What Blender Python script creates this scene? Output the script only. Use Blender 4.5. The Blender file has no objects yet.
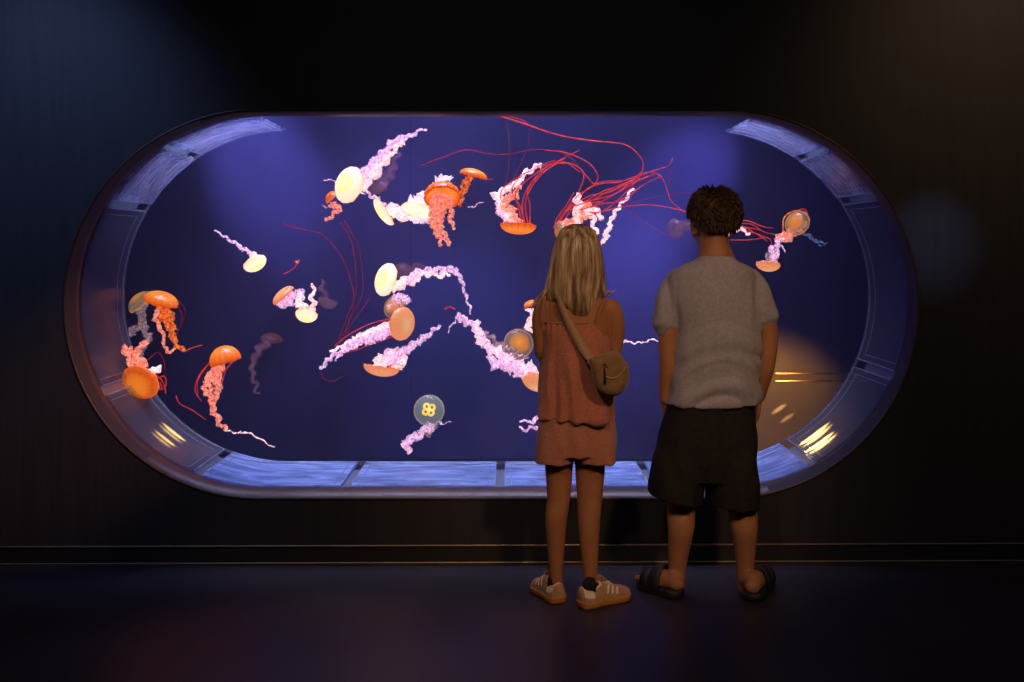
import bpy, bmesh, math, random
from mathutils import Vector, Matrix, noise
R = random.Random(7)
PI = math.pi
SC = bpy.context.scene
COL = SC.collection
F = 996.0; H = 1.337; D = 4.20; CX = 512.0; HY = 245.0; ROLL = 0.0035

# ------------------------------------------------------------------ mapping
def P(px, py, Y):
    dx = (px - CX) * Y / F; dz = (HY - py) * Y / F
    return Vector((dx * math.cos(ROLL) + dz * math.sin(ROLL), Y, H - dx * math.sin(ROLL) + dz * math.cos(ROLL)))

# ------------------------------------------------------------------ materials
def mat(name, col=(.5, .5, .5), rough=.6, metal=0, spec=.5, emit=None, es=0, noise_s=None, noise_c=None,
        bump=None, bump_s=60, sss=0, stretch=(1, 1, 1), sheen=0):
    m = bpy.data.materials.new(name); m.use_nodes = True
    nt = m.node_tree; b = nt.nodes['Principled BSDF']
    b.inputs['Base Color'].default_value = (*col, 1); b.inputs['Roughness'].default_value = rough
    b.inputs['Metallic'].default_value = metal; b.inputs['Specular IOR Level'].default_value = spec
    if sheen: b.inputs['Sheen Weight'].default_value = sheen
    if emit: b.inputs['Emission Color'].default_value = (*emit, 1); b.inputs['Emission Strength'].default_value = es
    if sss:
        b.inputs['Subsurface Weight'].default_value = sss; b.inputs['Subsurface Radius'].default_value = (.012, .005, .003)
        b.inputs['Subsurface Scale'].default_value = 1
    tc = nt.nodes.new('ShaderNodeTexCoord'); mp = nt.nodes.new('ShaderNodeMapping')
    mp.inputs['Scale'].default_value = stretch
    nt.links.new(tc.outputs['Object'], mp.inputs['Vector'])
    if noise_s:
        n = nt.nodes.new('ShaderNodeTexNoise'); n.inputs['Scale'].default_value = noise_s; n.inputs['Detail'].default_value = 6
        r = nt.nodes.new('ShaderNodeValToRGB'); r.color_ramp.elements[0].position = .35; r.color_ramp.elements[1].position = .65
        r.color_ramp.elements[0].color = (*col, 1); r.color_ramp.elements[1].color = (*noise_c, 1)
        nt.links.new(mp.outputs[0], n.inputs['Vector']); nt.links.new(n.outputs['Fac'], r.inputs['Fac'])
        nt.links.new(r.outputs[0], b.inputs['Base Color'])
    if bump:
        n2 = nt.nodes.new('ShaderNodeTexNoise'); n2.inputs['Scale'].default_value = bump_s; n2.inputs['Detail'].default_value = 4
        bp = nt.nodes.new('ShaderNodeBump'); bp.inputs['Strength'].default_value = bump; bp.inputs['Distance'].default_value = .01
        nt.links.new(mp.outputs[0], n2.inputs['Vector']); nt.links.new(n2.outputs['Fac'], bp.inputs['Height'])
        nt.links.new(bp.outputs[0], b.inputs['Normal'])
    return m

def glow_mat(name, c1, c2, scale=40, es=.7, alpha=1.0, edge=None, rim_alpha=None):
    """soft translucent living tissue: diffuse + translucent + emission standing in for tank light, noise between two tones"""
    m = bpy.data.materials.new(name); m.use_nodes = True; nt = m.node_tree; N = nt.nodes; L = nt.links
    for n in list(N): N.remove(n)
    out = N.new('ShaderNodeOutputMaterial'); tc = N.new('ShaderNodeTexCoord'); nz = N.new('ShaderNodeTexNoise')
    nz.inputs['Scale'].default_value = scale; nz.inputs['Detail'].default_value = 3
    L.new(tc.outputs['Object'], nz.inputs['Vector'])
    r = N.new('ShaderNodeValToRGB'); r.color_ramp.elements[0].position = .38; r.color_ramp.elements[1].position = .62
    r.color_ramp.elements[0].color = (*c1, 1); r.color_ramp.elements[1].color = (*c2, 1)
    L.new(nz.outputs['Fac'], r.inputs['Fac'])
    colo = r.outputs[0]
    if edge:
        lw = N.new('ShaderNodeLayerWeight'); lw.inputs['Blend'].default_value = .35
        mx = N.new('ShaderNodeMix'); mx.data_type = 'RGBA'
        L.new(lw.outputs['Facing'], mx.inputs['Factor']); L.new(colo, mx.inputs['A']); mx.inputs['B'].default_value = (*edge, 1)
        colo = mx.outputs['Result']
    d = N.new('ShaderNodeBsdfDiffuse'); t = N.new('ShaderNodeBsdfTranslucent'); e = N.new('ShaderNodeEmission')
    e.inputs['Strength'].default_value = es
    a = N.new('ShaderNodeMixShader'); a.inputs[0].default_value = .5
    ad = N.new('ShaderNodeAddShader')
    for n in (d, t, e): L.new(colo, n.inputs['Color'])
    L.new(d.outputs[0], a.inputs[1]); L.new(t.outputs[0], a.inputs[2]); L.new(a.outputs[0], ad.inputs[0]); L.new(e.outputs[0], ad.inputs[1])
    res = ad.outputs[0]
    if alpha < 1:
        tr = N.new('ShaderNodeBsdfTransparent'); ms = N.new('ShaderNodeMixShader')
        if rim_alpha is not None:
            lw2 = N.new('ShaderNodeLayerWeight'); lw2.inputs['Blend'].default_value = .3
            mr = N.new('ShaderNodeMapRange'); mr.inputs['To Min'].default_value = alpha; mr.inputs['To Max'].default_value = rim_alpha
            L.new(lw2.outputs['Facing'], mr.inputs['Value']); L.new(mr.outputs[0], ms.inputs[0])
        else: ms.inputs[0].default_value = alpha
        L.new(tr.outputs[0], ms.inputs[1]); L.new(res, ms.inputs[2]); res = ms.outputs[0]
    L.new(res, out.inputs['Surface'])
    return m

def clear_mat(name, col, opac, rough=.05, spec=.08, diff=(1, 1, 1), noise_s=None):
    """acrylic / glass that lets light pass: transparent + glossy + faint diffuse haze"""
    m = bpy.data.materials.new(name); m.use_nodes = True; nt = m.node_tree; N = nt.nodes; L = nt.links
    for n in list(N): N.remove(n)
    out = N.new('ShaderNodeOutputMaterial'); tr = N.new('ShaderNodeBsdfTransparent'); tr.inputs[0].default_value = (*col, 1)
    gl = N.new('ShaderNodeBsdfGlossy'); gl.inputs['Roughness'].default_value = rough
    df = N.new('ShaderNodeBsdfDiffuse'); df.inputs[0].default_value = (*diff, 1)
    tl = N.new('ShaderNodeBsdfTranslucent'); tl.inputs[0].default_value = (*diff, 1); m0 = N.new('ShaderNodeMixShader'); m0.inputs[0].default_value = .5
    L.new(df.outputs[0], m0.inputs[1]); L.new(tl.outputs[0], m0.inputs[2])
    m1 = N.new('ShaderNodeMixShader'); m1.inputs[0].default_value = opac
    L.new(tr.outputs[0], m1.inputs[1]); L.new(m0.outputs[0], m1.inputs[2])
    if noise_s:
        tc = N.new('ShaderNodeTexCoord'); mp = N.new('ShaderNodeMapping'); mp.inputs['Scale'].default_value = (1, 4, 1.6)
        nz = N.new('ShaderNodeTexNoise'); nz.inputs['Scale'].default_value = noise_s; nz.inputs['Detail'].default_value = 5
        nz.inputs['Distortion'].default_value = .8
        mr = N.new('ShaderNodeMapRange'); mr.inputs['From Min'].default_value = .35; mr.inputs['From Max'].default_value = .7
        mr.inputs['To Min'].default_value = opac * .35; mr.inputs['To Max'].default_value = min(1, opac * 1.5)
        L.new(tc.outputs['Object'], mp.inputs[0]); L.new(mp.outputs[0], nz.inputs['Vector']); L.new(nz.outputs['Fac'], mr.inputs['Value'])
        L.new(mr.outputs[0], m1.inputs[0])
    fr = N.new('ShaderNodeFresnel'); fr.inputs[0].default_value = 1.3
    m2 = N.new('ShaderNodeMixShader')
    if spec is None: L.new(fr.outputs[0], m2.inputs[0])
    else: m2.inputs[0].default_value = spec
    L.new(m1.outputs[0], m2.inputs[1]); L.new(gl.outputs[0], m2.inputs[2]); L.new(m2.outputs[0], out.inputs[0])
    return m

M = {}
M['wall'] = mat('wall_paint', (.030, .028, .032), .55, spec=.35, bump=.12, bump_s=2.5, stretch=(14, 14, 1), noise_s=3, noise_c=(.036, .033, .038))
M['reveal'] = mat('reveal_lacquer', (.060, .030, .022), .42, spec=.5)
M['floor'] = mat('floor_vinyl', (.018, .016, .022), .42, spec=.5, noise_s=2.2, noise_c=(.034, .027, .036), bump=.05, bump_s=90)
M['dark'] = mat('ceiling_paint', (.012, .012, .014), .8)
M['base'] = mat('baseboard_paint', (.022, .02, .02), .4, spec=.6)
M['bead'] = mat('baseboard_edge', (.42, .33, .22), .4, spec=.8, metal=.4)
M['back'] = mat('tank_wall', (.065, .085, .20), .7, noise_s=1.5, noise_c=(.085, .10, .25))
M['tankdark'] = mat('tank_side', (.02, .022, .05), .8)
M['acryl'] = clear_mat('acrylic_panel', (.72, .78, .92), .13, rough=.15, spec=.05, diff=(.66, .64, .70))
M['acrylt'] = clear_mat('acrylic_upper_panel_lit', (.8, .82, 1), .30, rough=.15, spec=.06, diff=(.80, .74, 1), noise_s=6)  # same acrylic, milky lavender painting in the light on upper panels
M['acrylb'] = clear_mat('acrylic_floor_panel_lit', (.75, .82, 1), .66, rough=.15, spec=.06, diff=(.46, .60, 1), noise_s=5)  # same acrylic, milkier and bluer to paint in light from above
M['acryl2'] = clear_mat('acrylic_block', (.9, .95, 1), .22, rough=.05, spec=.15, diff=(.75, .85, 1))
M['edge'] = clear_mat('acrylic_edge', (.8, .9, 1), .30, rough=.2, spec=.1, diff=(.8, .88, 1))
M['glass'] = clear_mat('viewing_glass', (.97, .98, 1), .0, rough=.0, spec=.035)
M['skin_b'] = mat('skin_tan', (.38, .165, .075), .5, sss=.1, spec=.3, noise_s=25, noise_c=(.42, .185, .085))
M['skin_g'] = mat('skin_warm', (.38, .155, .07), .5, sss=.1, spec=.3, noise_s=25, noise_c=(.42, .175, .08))
M['tshirt'] = mat('grey_jersey', (.32, .29, .33), .95, spec=.1, bump=.25, bump_s=260, noise_s=90, noise_c=(.39, .355, .40), sheen=.2)
M['shorts_b'] = mat('black_cotton', (.017, .014, .013), .9, spec=.15, bump=.2, bump_s=200, noise_s=60, noise_c=(.024, .02, .018))
M['rust'] = mat('rust_gauze', (.42, .135, .085), .95, spec=.1, bump=.45, bump_s=170, noise_s=120, noise_c=(.50, .18, .12), sheen=.3)
M['rust2'] = mat('rust_gauze_shorts', (.42, .16, .10), .95, spec=.1, bump=.45, bump_s=170, noise_s=120, noise_c=(.48, .20, .13), sheen=.3)
M['hair_g'] = mat('blonde_brown_hair', (.24, .125, .055), .4, spec=.6, noise_s=9, noise_c=(.95, .68, .42), stretch=(6, 6, .3))
M['hair_b'] = mat('dark_brown_hair', (.035, .017, .008), .5, spec=.5, noise_s=22, noise_c=(.11, .055, .026))
M['suede'] = mat('olive_suede', (.21, .115, .045), .95, spec=.1, bump=.3, bump_s=120, noise_s=40, noise_c=(.28, .16, .07), sheen=.4)
M['strap'] = mat('tan_strap', (.36, .21, .11), .8, noise_s=150, noise_c=(.42, .26, .14))
M['metalz'] = mat('zip_metal', (.5, .42, .3), .3, metal=1)
M['upper'] = mat('sand_suede', (.46, .25, .13), .9, noise_s=40, noise_c=(.52, .30, .17), bump=.2, bump_s=200)
M['upper_p'] = mat('pink_suede', (.46, .22, .14), .9, noise_s=40, noise_c=(.52, .27, .18), bump=.2, bump_s=200)
M['cream'] = mat('cream_leather', (.92, .76, .50), .5)
M['gum'] = mat('gum_rubber', (.55, .22, .05), .5)
M['sock'] = mat('black_sock', (.012, .01, .014), .95, bump=.2, bump_s=300)
M['sandal'] = mat('black_rubber', (.014, .013, .014), .6)
M['eye'] = mat('eye_white', (.8, .78, .75), .2); M['iris'] = mat('eye_iris', (.05, .025, .012), .2)
M['lip'] = mat('lip', (.4, .13, .1), .5)
M['streak'] = mat('reflected_streak', (.55, .42, .25), .3, metal=.8)

# jellyfish tissue, its lit brightness partly painted in as emission
def bell_mat(name, stops, alphas, es=.4, rib=None, ribf=.0, dif=.8):
    """colour and clarity run from the crown (0) to the rim (1); ribs radiate from the crown; emission stands in for tank light"""
    m = bpy.data.materials.new(name); m.use_nodes = True; nt = m.node_tree; N = nt.nodes; L = nt.links
    for n in list(N): N.remove(n)
    out = N.new('ShaderNodeOutputMaterial'); at_ = N.new('ShaderNodeAttribute'); at_.attribute_name = 'crown'
    sp = N.new('ShaderNodeSeparateColor'); L.new(at_.outputs['Color'], sp.inputs[0])
    tc = N.new('ShaderNodeTexCoord'); nz = N.new('ShaderNodeTexNoise'); nz.inputs['Scale'].default_value = 30; nz.inputs['Detail'].default_value = 3
    L.new(tc.outputs['Object'], nz.inputs['Vector'])
    ma = N.new('ShaderNodeMath'); ma.operation = 'MULTIPLY_ADD'; L.new(nz.outputs['Fac'], ma.inputs[0]); ma.inputs[1].default_value = .22
    sb = N.new('ShaderNodeMath'); sb.operation = 'SUBTRACT'; L.new(sp.outputs[0], sb.inputs[0]); sb.inputs[1].default_value = .11
    L.new(sb.outputs[0], ma.inputs[2])
    r = N.new('ShaderNodeValToRGB'); cr = r.color_ramp
    while len(cr.elements) < len(stops): cr.elements.new(.5)
    for e_, (p, c) in zip(cr.elements, stops): e_.position = p; e_.color = (*c, 1)
    L.new(ma.outputs[0], r.inputs[0]); colo = r.outputs[0]
    if rib:
        mx = N.new('ShaderNodeMix'); mx.data_type = 'RGBA'; pw = N.new('ShaderNodeMath'); pw.operation = 'POWER'
        L.new(sp.outputs[1], pw.inputs[0]); pw.inputs[1].default_value = 4
        mu = N.new('ShaderNodeMath'); mu.operation = 'MULTIPLY'; L.new(pw.outputs[0], mu.inputs[0]); mu.inputs[1].default_value = ribf
        L.new(mu.outputs[0], mx.inputs['Factor']); L.new(colo, mx.inputs['A']); mx.inputs['B'].default_value = (*rib, 1); colo = mx.outputs['Result']
    ra = N.new('ShaderNodeValToRGB'); ca = ra.color_ramp
    while len(ca.elements) < len(alphas): ca.elements.new(.5)
    for e_, (p, c) in zip(ca.elements, alphas): e_.position = p; e_.color = (c, c, c, 1)
    L.new(sp.outputs[0], ra.inputs[0])
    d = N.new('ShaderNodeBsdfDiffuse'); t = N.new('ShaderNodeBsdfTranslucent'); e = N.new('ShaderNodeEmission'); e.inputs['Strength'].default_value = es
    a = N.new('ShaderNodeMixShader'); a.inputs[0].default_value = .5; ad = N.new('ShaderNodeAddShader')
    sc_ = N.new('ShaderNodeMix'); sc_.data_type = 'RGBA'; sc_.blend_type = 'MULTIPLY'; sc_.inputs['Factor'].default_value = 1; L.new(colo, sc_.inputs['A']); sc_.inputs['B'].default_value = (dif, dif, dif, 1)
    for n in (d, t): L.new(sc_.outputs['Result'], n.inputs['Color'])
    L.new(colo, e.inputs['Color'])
    g = N.new('ShaderNodeBsdfGlossy'); g.inputs['Roughness'].default_value = .3; g.inputs['Color'].default_value = (.9, .9, 1, 1)
    ms0 = N.new('ShaderNodeMixShader'); ms0.inputs[0].default_value = .06
    L.new(d.outputs[0], a.inputs[1]); L.new(t.outputs[0], a.inputs[2]); L.new(a.outputs[0], ms0.inputs[1]); L.new(g.outputs[0], ms0.inputs[2])
    L.new(ms0.outputs[0], ad.inputs[0]); L.new(e.outputs[0], ad.inputs[1])
    tr = N.new('ShaderNodeBsdfTransparent'); ms = N.new('ShaderNodeMixShader'); L.new(ra.outputs[0], ms.inputs[0])
    L.new(tr.outputs[0], ms.inputs[1]); L.new(ad.outputs[0], ms.inputs[2]); L.new(ms.outputs[0], out.inputs['Surface'])
    return m
J = {}
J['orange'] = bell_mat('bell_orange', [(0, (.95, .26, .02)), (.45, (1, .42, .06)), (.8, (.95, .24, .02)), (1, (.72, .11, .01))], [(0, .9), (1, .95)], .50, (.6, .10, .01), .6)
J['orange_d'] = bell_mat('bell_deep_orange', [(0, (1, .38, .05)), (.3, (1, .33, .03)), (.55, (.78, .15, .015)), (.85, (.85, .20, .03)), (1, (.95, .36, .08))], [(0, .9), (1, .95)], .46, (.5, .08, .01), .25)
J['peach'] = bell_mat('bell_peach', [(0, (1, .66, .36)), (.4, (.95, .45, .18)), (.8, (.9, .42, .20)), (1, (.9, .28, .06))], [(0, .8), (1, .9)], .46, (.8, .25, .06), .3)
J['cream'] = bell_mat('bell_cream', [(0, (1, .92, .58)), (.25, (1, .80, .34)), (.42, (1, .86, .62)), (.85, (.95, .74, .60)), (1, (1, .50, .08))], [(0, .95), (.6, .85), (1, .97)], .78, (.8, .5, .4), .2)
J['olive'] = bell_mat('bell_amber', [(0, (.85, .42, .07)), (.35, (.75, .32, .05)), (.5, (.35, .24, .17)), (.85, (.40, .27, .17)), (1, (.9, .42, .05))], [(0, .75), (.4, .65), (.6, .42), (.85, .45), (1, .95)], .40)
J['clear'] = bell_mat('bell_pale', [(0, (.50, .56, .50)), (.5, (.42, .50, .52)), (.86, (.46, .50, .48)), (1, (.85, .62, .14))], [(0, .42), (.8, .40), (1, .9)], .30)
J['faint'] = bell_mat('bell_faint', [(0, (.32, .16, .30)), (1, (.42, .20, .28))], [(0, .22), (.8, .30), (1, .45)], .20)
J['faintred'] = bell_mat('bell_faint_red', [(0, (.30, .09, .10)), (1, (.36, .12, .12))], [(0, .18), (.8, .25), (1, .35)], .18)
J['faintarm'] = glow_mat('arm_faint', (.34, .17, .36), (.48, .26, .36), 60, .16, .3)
J['white'] = glow_mat('arm_white', (.80, .42, .52), (1, .92, .86), 110, .62)  # pink noise tone paints frill shadows into the colour
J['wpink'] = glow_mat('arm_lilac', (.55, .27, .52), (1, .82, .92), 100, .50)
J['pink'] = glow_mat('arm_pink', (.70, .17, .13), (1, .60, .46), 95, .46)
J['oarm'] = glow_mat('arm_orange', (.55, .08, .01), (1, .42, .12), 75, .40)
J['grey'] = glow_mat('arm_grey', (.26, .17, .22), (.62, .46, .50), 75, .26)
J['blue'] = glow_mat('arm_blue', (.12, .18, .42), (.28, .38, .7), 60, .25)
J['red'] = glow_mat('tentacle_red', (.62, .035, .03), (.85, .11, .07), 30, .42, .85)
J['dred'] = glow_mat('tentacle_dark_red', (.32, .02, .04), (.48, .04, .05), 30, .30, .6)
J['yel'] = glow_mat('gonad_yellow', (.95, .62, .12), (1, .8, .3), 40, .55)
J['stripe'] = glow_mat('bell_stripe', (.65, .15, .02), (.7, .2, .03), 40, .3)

# ------------------------------------------------------------------ mesh helpers
def mesh_from(bm, name, m, smooth=True):
    me = bpy.data.meshes.new(name)
    bmesh.ops.recalc_face_normals(bm, faces=bm.faces[:])
    bm.to_mesh(me); bm.free()
    if m: me.materials.append(m)
    if smooth:
        for p in me.polygons: p.use_smooth = True
    return me
def link(name, me, parent=None):
    o = bpy.data.objects.new(name, me); COL.objects.link(o)
    if parent is not None:
        o.parent = parent; o.matrix_parent_inverse = Matrix.Translation(-parent.location)
    return o
def obj(name, bm, m, parent=None, smooth=True):
    return link(name, mesh_from(bm, name, m, smooth), parent)
def tag(o, label=None, cat=None, group=None, kind=None):
    if label: o['label'] = label
    if cat: o['category'] = cat
    if group: o['group'] = group
    if kind: o['kind'] = kind
    return o
def empty(name, loc):
    o = bpy.data.objects.new(name, None); COL.objects.link(o); o.location = loc; o.empty_display_size = .05
    return o
def box(bm, x0, x1, y0, y1, z0, z1):
    v = [bm.verts.new((x, y, z)) for x in (x0, x1) for y in (y0, y1) for z in (z0, z1)]
    for f in ((0, 1, 3, 2), (4, 6, 7, 5), (0, 4, 5, 1), (2, 3, 7, 6), (0, 2, 6, 4), (1, 5, 7, 3)):
        bm.faces.new([v[i] for i in f])
def catmull(pts, n):
    pts = [Vector(p) for p in pts]
    if len(pts) == 2: return [pts[0].lerp(pts[1], i / (n - 1)) for i in range(n)]
    q = [pts[0] * 2 - pts[1]] + pts + [pts[-1] * 2 - pts[-2]]
    seg = len(pts) - 1; out = []
    for i in range(n):
        t = i / (n - 1) * seg; k = min(int(t), seg - 1); t -= k
        a, b, c, d = q[k:k + 4]
        out.append(.5 * ((2 * b) + (c - a) * t + (2 * a - 5 * b + 4 * c - d) * t * t + (3 * b - a - 3 * c + d) * t ** 3))
    return out
def interp(vals, n):
    vs = [Vector((v, 0, 0)) if not isinstance(v, (tuple, list)) else Vector((*v, 0)) for v in vals]
    return [v for v in catmull(vs, n)]
def frames(path):
    T = []
    for i in range(len(path)):
        a = path[max(i - 1, 0)]; b = path[min(i + 1, len(path) - 1)]
        t = (b - a)
        T.append(t.normalized() if t.length > 1e-9 else Vector((0, 0, 1)))
    u = T[0].cross(Vector((0, 1, 0)))
    if u.length < .1: u = T[0].cross(Vector((1, 0, 0)))
    u.normalize(); out = []
    for t in T:
        u = (u - t * u.dot(t)).normalized(); out.append((t, u, t.cross(u)))
    return out
def tube(bm, pts, radii, seg=8, n=None, flat=1.0, cap=True):
    """tapering tube along a path; radii = list of floats; round ends"""
    n = n or max(len(pts), 2)
    path = catmull(pts, n); rad = [v.x for v in interp(radii, n)] if len(radii) > 1 else [radii[0]] * n
    fr = frames(path)
    if cap:
        path = [path[0] - fr[0][0] * rad[0] * .7] + path + [path[-1] + fr[-1][0] * rad[-1] * .7]
        rad = [rad[0] * .55] + rad + [rad[-1] * .55]; fr = [fr[0]] + fr + [fr[-1]]
    rings = []
    for p, r, (t, u, v) in zip(path, rad, fr):
        rings.append([bm.verts.new(p + u * (math.cos(a) * r) + v * (math.sin(a) * r * flat)) for a in (2 * PI * k / seg for k in range(seg))])
    bridge(bm, rings)
    return rings
def bridge(bm, rings, closed=True, capends=True):
    n = len(rings[0])
    for a, b in zip(rings, rings[1:]):
        for k in range(n if closed else n - 1):
            bm.faces.new((a[k], a[(k + 1) % n], b[(k + 1) % n], b[k]))
    if closed and capends:
        bm.faces.new(rings[0][::-1]); bm.faces.new(rings[-1])
def loft(bm, rings, seg=28, power=2.0):
    """rings: (center, rx, ry[, tilt]) horizontal superellipse rings"""
    out = []
    for rg in rings:
        c, rx, ry = rg[0], rg[1], rg[2]; tilt = rg[3] if len(rg) > 3 else 0
        ring = []
        for k in range(seg):
            a = 2 * PI * k / seg; ca, sa = math.cos(a), math.sin(a)
            x = math.copysign(abs(ca) ** (2 / power), ca) * rx; y = math.copysign(abs(sa) ** (2 / power), sa) * ry
            ring.append(bm.verts.new((c.x + x, c.y + y, c.z + x * tilt)))
        out.append(ring)
    bridge(bm, out)
def ellipsoid(bm, c, rx, ry, rz, rot=None, seg=20, rings=14):
    mt = Matrix.Translation(c) @ (rot.to_4x4() if rot else Matrix.Identity(4)) @ Matrix.Diagonal((rx, ry, rz, 1))
    bmesh.ops.create_uvsphere(bm, u_segments=seg, v_segments=rings, radius=1, matrix=mt)
def fuse(bm, name, m, parent, voxel=.006, it=6, fn=None, fac=.5):
    me = bpy.data.meshes.new('tmp'); bmesh.ops.recalc_face_normals(bm, faces=bm.faces[:]); bm.to_mesh(me); bm.free()
    t = bpy.data.objects.new('tmp', me); COL.objects.link(t)
    r = t.modifiers.new('r', 'REMESH'); r.mode = 'VOXEL'; r.voxel_size = voxel; r.use_smooth_shade = True
    s = t.modifiers.new('s', 'SMOOTH'); s.iterations = it; s.factor = fac
    dg = bpy.context.evaluated_depsgraph_get(); dg.update()
    me2 = bpy.data.meshes.new_from_object(t.evaluated_get(dg))
    bpy.data.objects.remove(t); bpy.data.meshes.remove(me)
    me2.name = name; me2.materials.clear(); me2.materials.append(m)
    if fn:
        ns = [v.normal.copy() for v in me2.vertices]
        for v, nn in zip(me2.vertices, ns): v.co += fn(v.co, nn)
    for p in me2.polygons: p.use_smooth = True
    return link(name, me2, parent)

# ------------------------------------------------------------------ room
RX, RZ, RY = 3.6, 3.2, -2.6
def stadium(x0, x1, y0, y1, Y, n=40):
    """closed loop of points (pixel extents at depth Y), starts at top centre going right"""
    r = (y1 - y0) / 2; cy = (y0 + y1) / 2; out = []
    a, b = x0 + r, x1 - r
    k = 14
    for i in range(k): out.append((a + (b - a) * (.5 + .5 * i / k), y0))
    for i in range(n): t = PI * i / n; out.append((b + r * math.sin(t), cy - r * math.cos(t)))
    for i in range(2 * k): out.append((b + (a - b) * i / (2 * k), y1))
    for i in range(n): t = PI * i / n; out.append((a - r * math.sin(t), cy + r * math.cos(t)))
    for i in range(k): out.append((a + (b - a) * .5 * i / k, y0))
    return [P(x, y, Y) for x, y in out]
Y1 = D + .15
front = stadium(65, 918, 111, 497.5, D)
inner = stadium(79, 910, 116.5, 487, Y1)
bm = bmesh.new()
fv = [bm.verts.new(p) for p in front]
c0 = sum(front, Vector()) / len(front)
outer = []
for p in front:
    d = p - c0
    tx = ((RX if d.x > 0 else -RX) - c0.x) / d.x if abs(d.x) > 1e-6 else 1e9
    tz = ((RZ - c0.z) if d.z > 0 else (0 - c0.z)) / d.z if abs(d.z) > 1e-6 else 1e9
    t = min(tx, tz); outer.append(c0 + d * t)
# snap nearest points to the four corners
for cxn, czn in ((-RX, 0), (RX, 0), (-RX, RZ), (RX, RZ)):
    i = min(range(len(outer)), key=lambda k: (outer[k] - Vector((cxn, D, czn))).length); outer[i] = Vector((cxn, D, czn))
ov = [bm.verts.new((p.x, D, p.z)) for p in outer]
bv = [bm.verts.new((p.x, D + .10, p.z)) for p in outer]
iv = [bm.verts.new((p.x, D + .10, p.z)) for p in front]
n = len(fv)
for k in range(n):
    j = (k + 1) % n
    bm.faces.new((fv[k], fv[j], ov[j], ov[k])); bm.faces.new((iv[k], bv[k], bv[j], iv[j])); bm.faces.new((ov[k], ov[j], bv[j], bv[k])); bm.faces.new((fv[k], iv[k], iv[j], fv[j]))
o = obj('wall_front', bm, M['wall'], smooth=False); tag(o, kind='structure')
# reveal lining the opening
bm = bmesh.new()
loops = []
for w, (A, B) in ((0, (front, None)), (1, (inner, None))): loops.append(A)
ring = []
mid = [(a * .18 + b * .82) for a, b in zip(front, inner)]
lip = [Vector((p.x + (p.x - c0.x) * .02, D - .003, p.z + (p.z - c0.z) * .04)) for p in front]
seqs = [[Vector((p.x, p.y - .001, p.z)) for p in front], mid, inner]
# outer shell to give the lining thickness
def grow(loop, e):
    c = sum(loop, Vector()) / len(loop); L = len(loop); out = []
    for i, p in enumerate(loop):
        t = loop[(i + 1) % L] - loop[i - 1]; nn = Vector((t.z, 0, -t.x)).normalized()
        if nn.dot(p - c) < 0: nn = -nn
        out.append(p + nn * e)
    return out
seqs += [grow(inner, .012), grow(seqs[0], .012)]
rv = [[bm.verts.new(p) for p in s] for s in seqs]
for a, b in zip(rv, rv[1:] + rv[:1]):
    for k in range(n): j = (k + 1) % n; bm.faces.new((a[k], a[j], b[j], b[k]))
o = obj('trim_1', bm, M['reveal']); tag(o, kind='structure')
bm = bmesh.new(); box(bm, -RX, RX, RY, 6.9, -.1, 0); tag(obj('floor', bm, M['floor'], smooth=False), kind='structure')
bm = bmesh.new(); box(bm, -RX, RX, RY, 6.9, RZ, RZ + .1); tag(obj('ceiling', bm, M['dark'], smooth=False), kind='structure')
bm = bmesh.new(); box(bm, -RX - .1, -RX, RY, 6.9, 0, RZ); tag(obj('wall_left', bm, M['dark'], smooth=False), kind='structure')
bm = bmesh.new(); box(bm, RX, RX + .1, RY, 6.9, 0, RZ); tag(obj('wall_right', bm, M['dark'], smooth=False), kind='structure')
bm = bmesh.new(); box(bm, -RX, RX, RY - .1, RY, 0, RZ); tag(obj('wall_rear', bm, M['dark'], smooth=False), kind='structure')
# baseboard with two beaded edges
bm = bmesh.new(); box(bm, -RX, RX, D - .014, D, 0, .078)
bb = obj('baseboard_front', bm, M['base'], smooth=False); tag(bb, kind='structure')
bm = bmesh.new()
for z in (.004, .076):
    tube(bm, [(-RX, D - .017, z), (RX, D - .017, z)], [.0035], 8, 2, cap=False)
o = obj('baseboard_edge', bm, M['bead'], bb)

# ------------------------------------------------------------------ aquarium
tank = empty('aquarium_tank', P(494, 487, Y1 + .3))
tag(tank, 'long oval-fronted jellyfish aquarium of clear acrylic set into the dark wall', 'aquarium')
# back wall, gently bowed, two sheets meeting in a faint seam
YB = 6.15
bm = bmesh.new()
def backwall(x0, x1, name):
    bm = bmesh.new(); nx, nz = 30, 6; g = []
    for i in range(nx + 1):
        x = x0 + (x1 - x0) * i / nx; row = []
        for j in range(nz + 1):
            z = .02 + 2.98 * j / nz; row.append(bm.verts.new((x, YB - .05 * x * x, z)))
        g.append(row)
    for i in range(nx):
        for j in range(nz): bm.faces.new((g[i][j], g[i + 1][j], g[i + 1][j + 1], g[i][j + 1]))
    return obj(name, bm, M['back'], tank)
xs = P(411, 300, YB).x
backwall(-3.3, xs - .001, 'back_wall'); backwall(xs + .001, 3.3, 'back_wall')
bm = bmesh.new(); box(bm, -3.4, 3.4, Y1 + .52, YB + .3, 0.001, .02); obj('tank_floor', bm, M['tankdark'], tank, False)
bm = bmesh.new(); box(bm, -3.45, -3.3, Y1 + .1, YB + .3, .001, 3); obj('side_wall', bm, M['tankdark'], tank, False)
bm = bmesh.new(); box(bm, 3.3, 3.45, Y1 + .1, YB + .3, .001, 3); obj('side_wall', bm, M['tankdark'], tank, False)
bm = bmesh.new(); box(bm, -3.45, 3.45, Y1 + .1, YB + .3, 3, 3.05); obj('lid', bm, M['tankdark'], tank, False)
bm = bmesh.new(); box(bm, -3.45, 3.45, YB + .31, YB + .35, .001, 3); obj('rear_casing', bm, M['tankdark'], tank, False)
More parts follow.
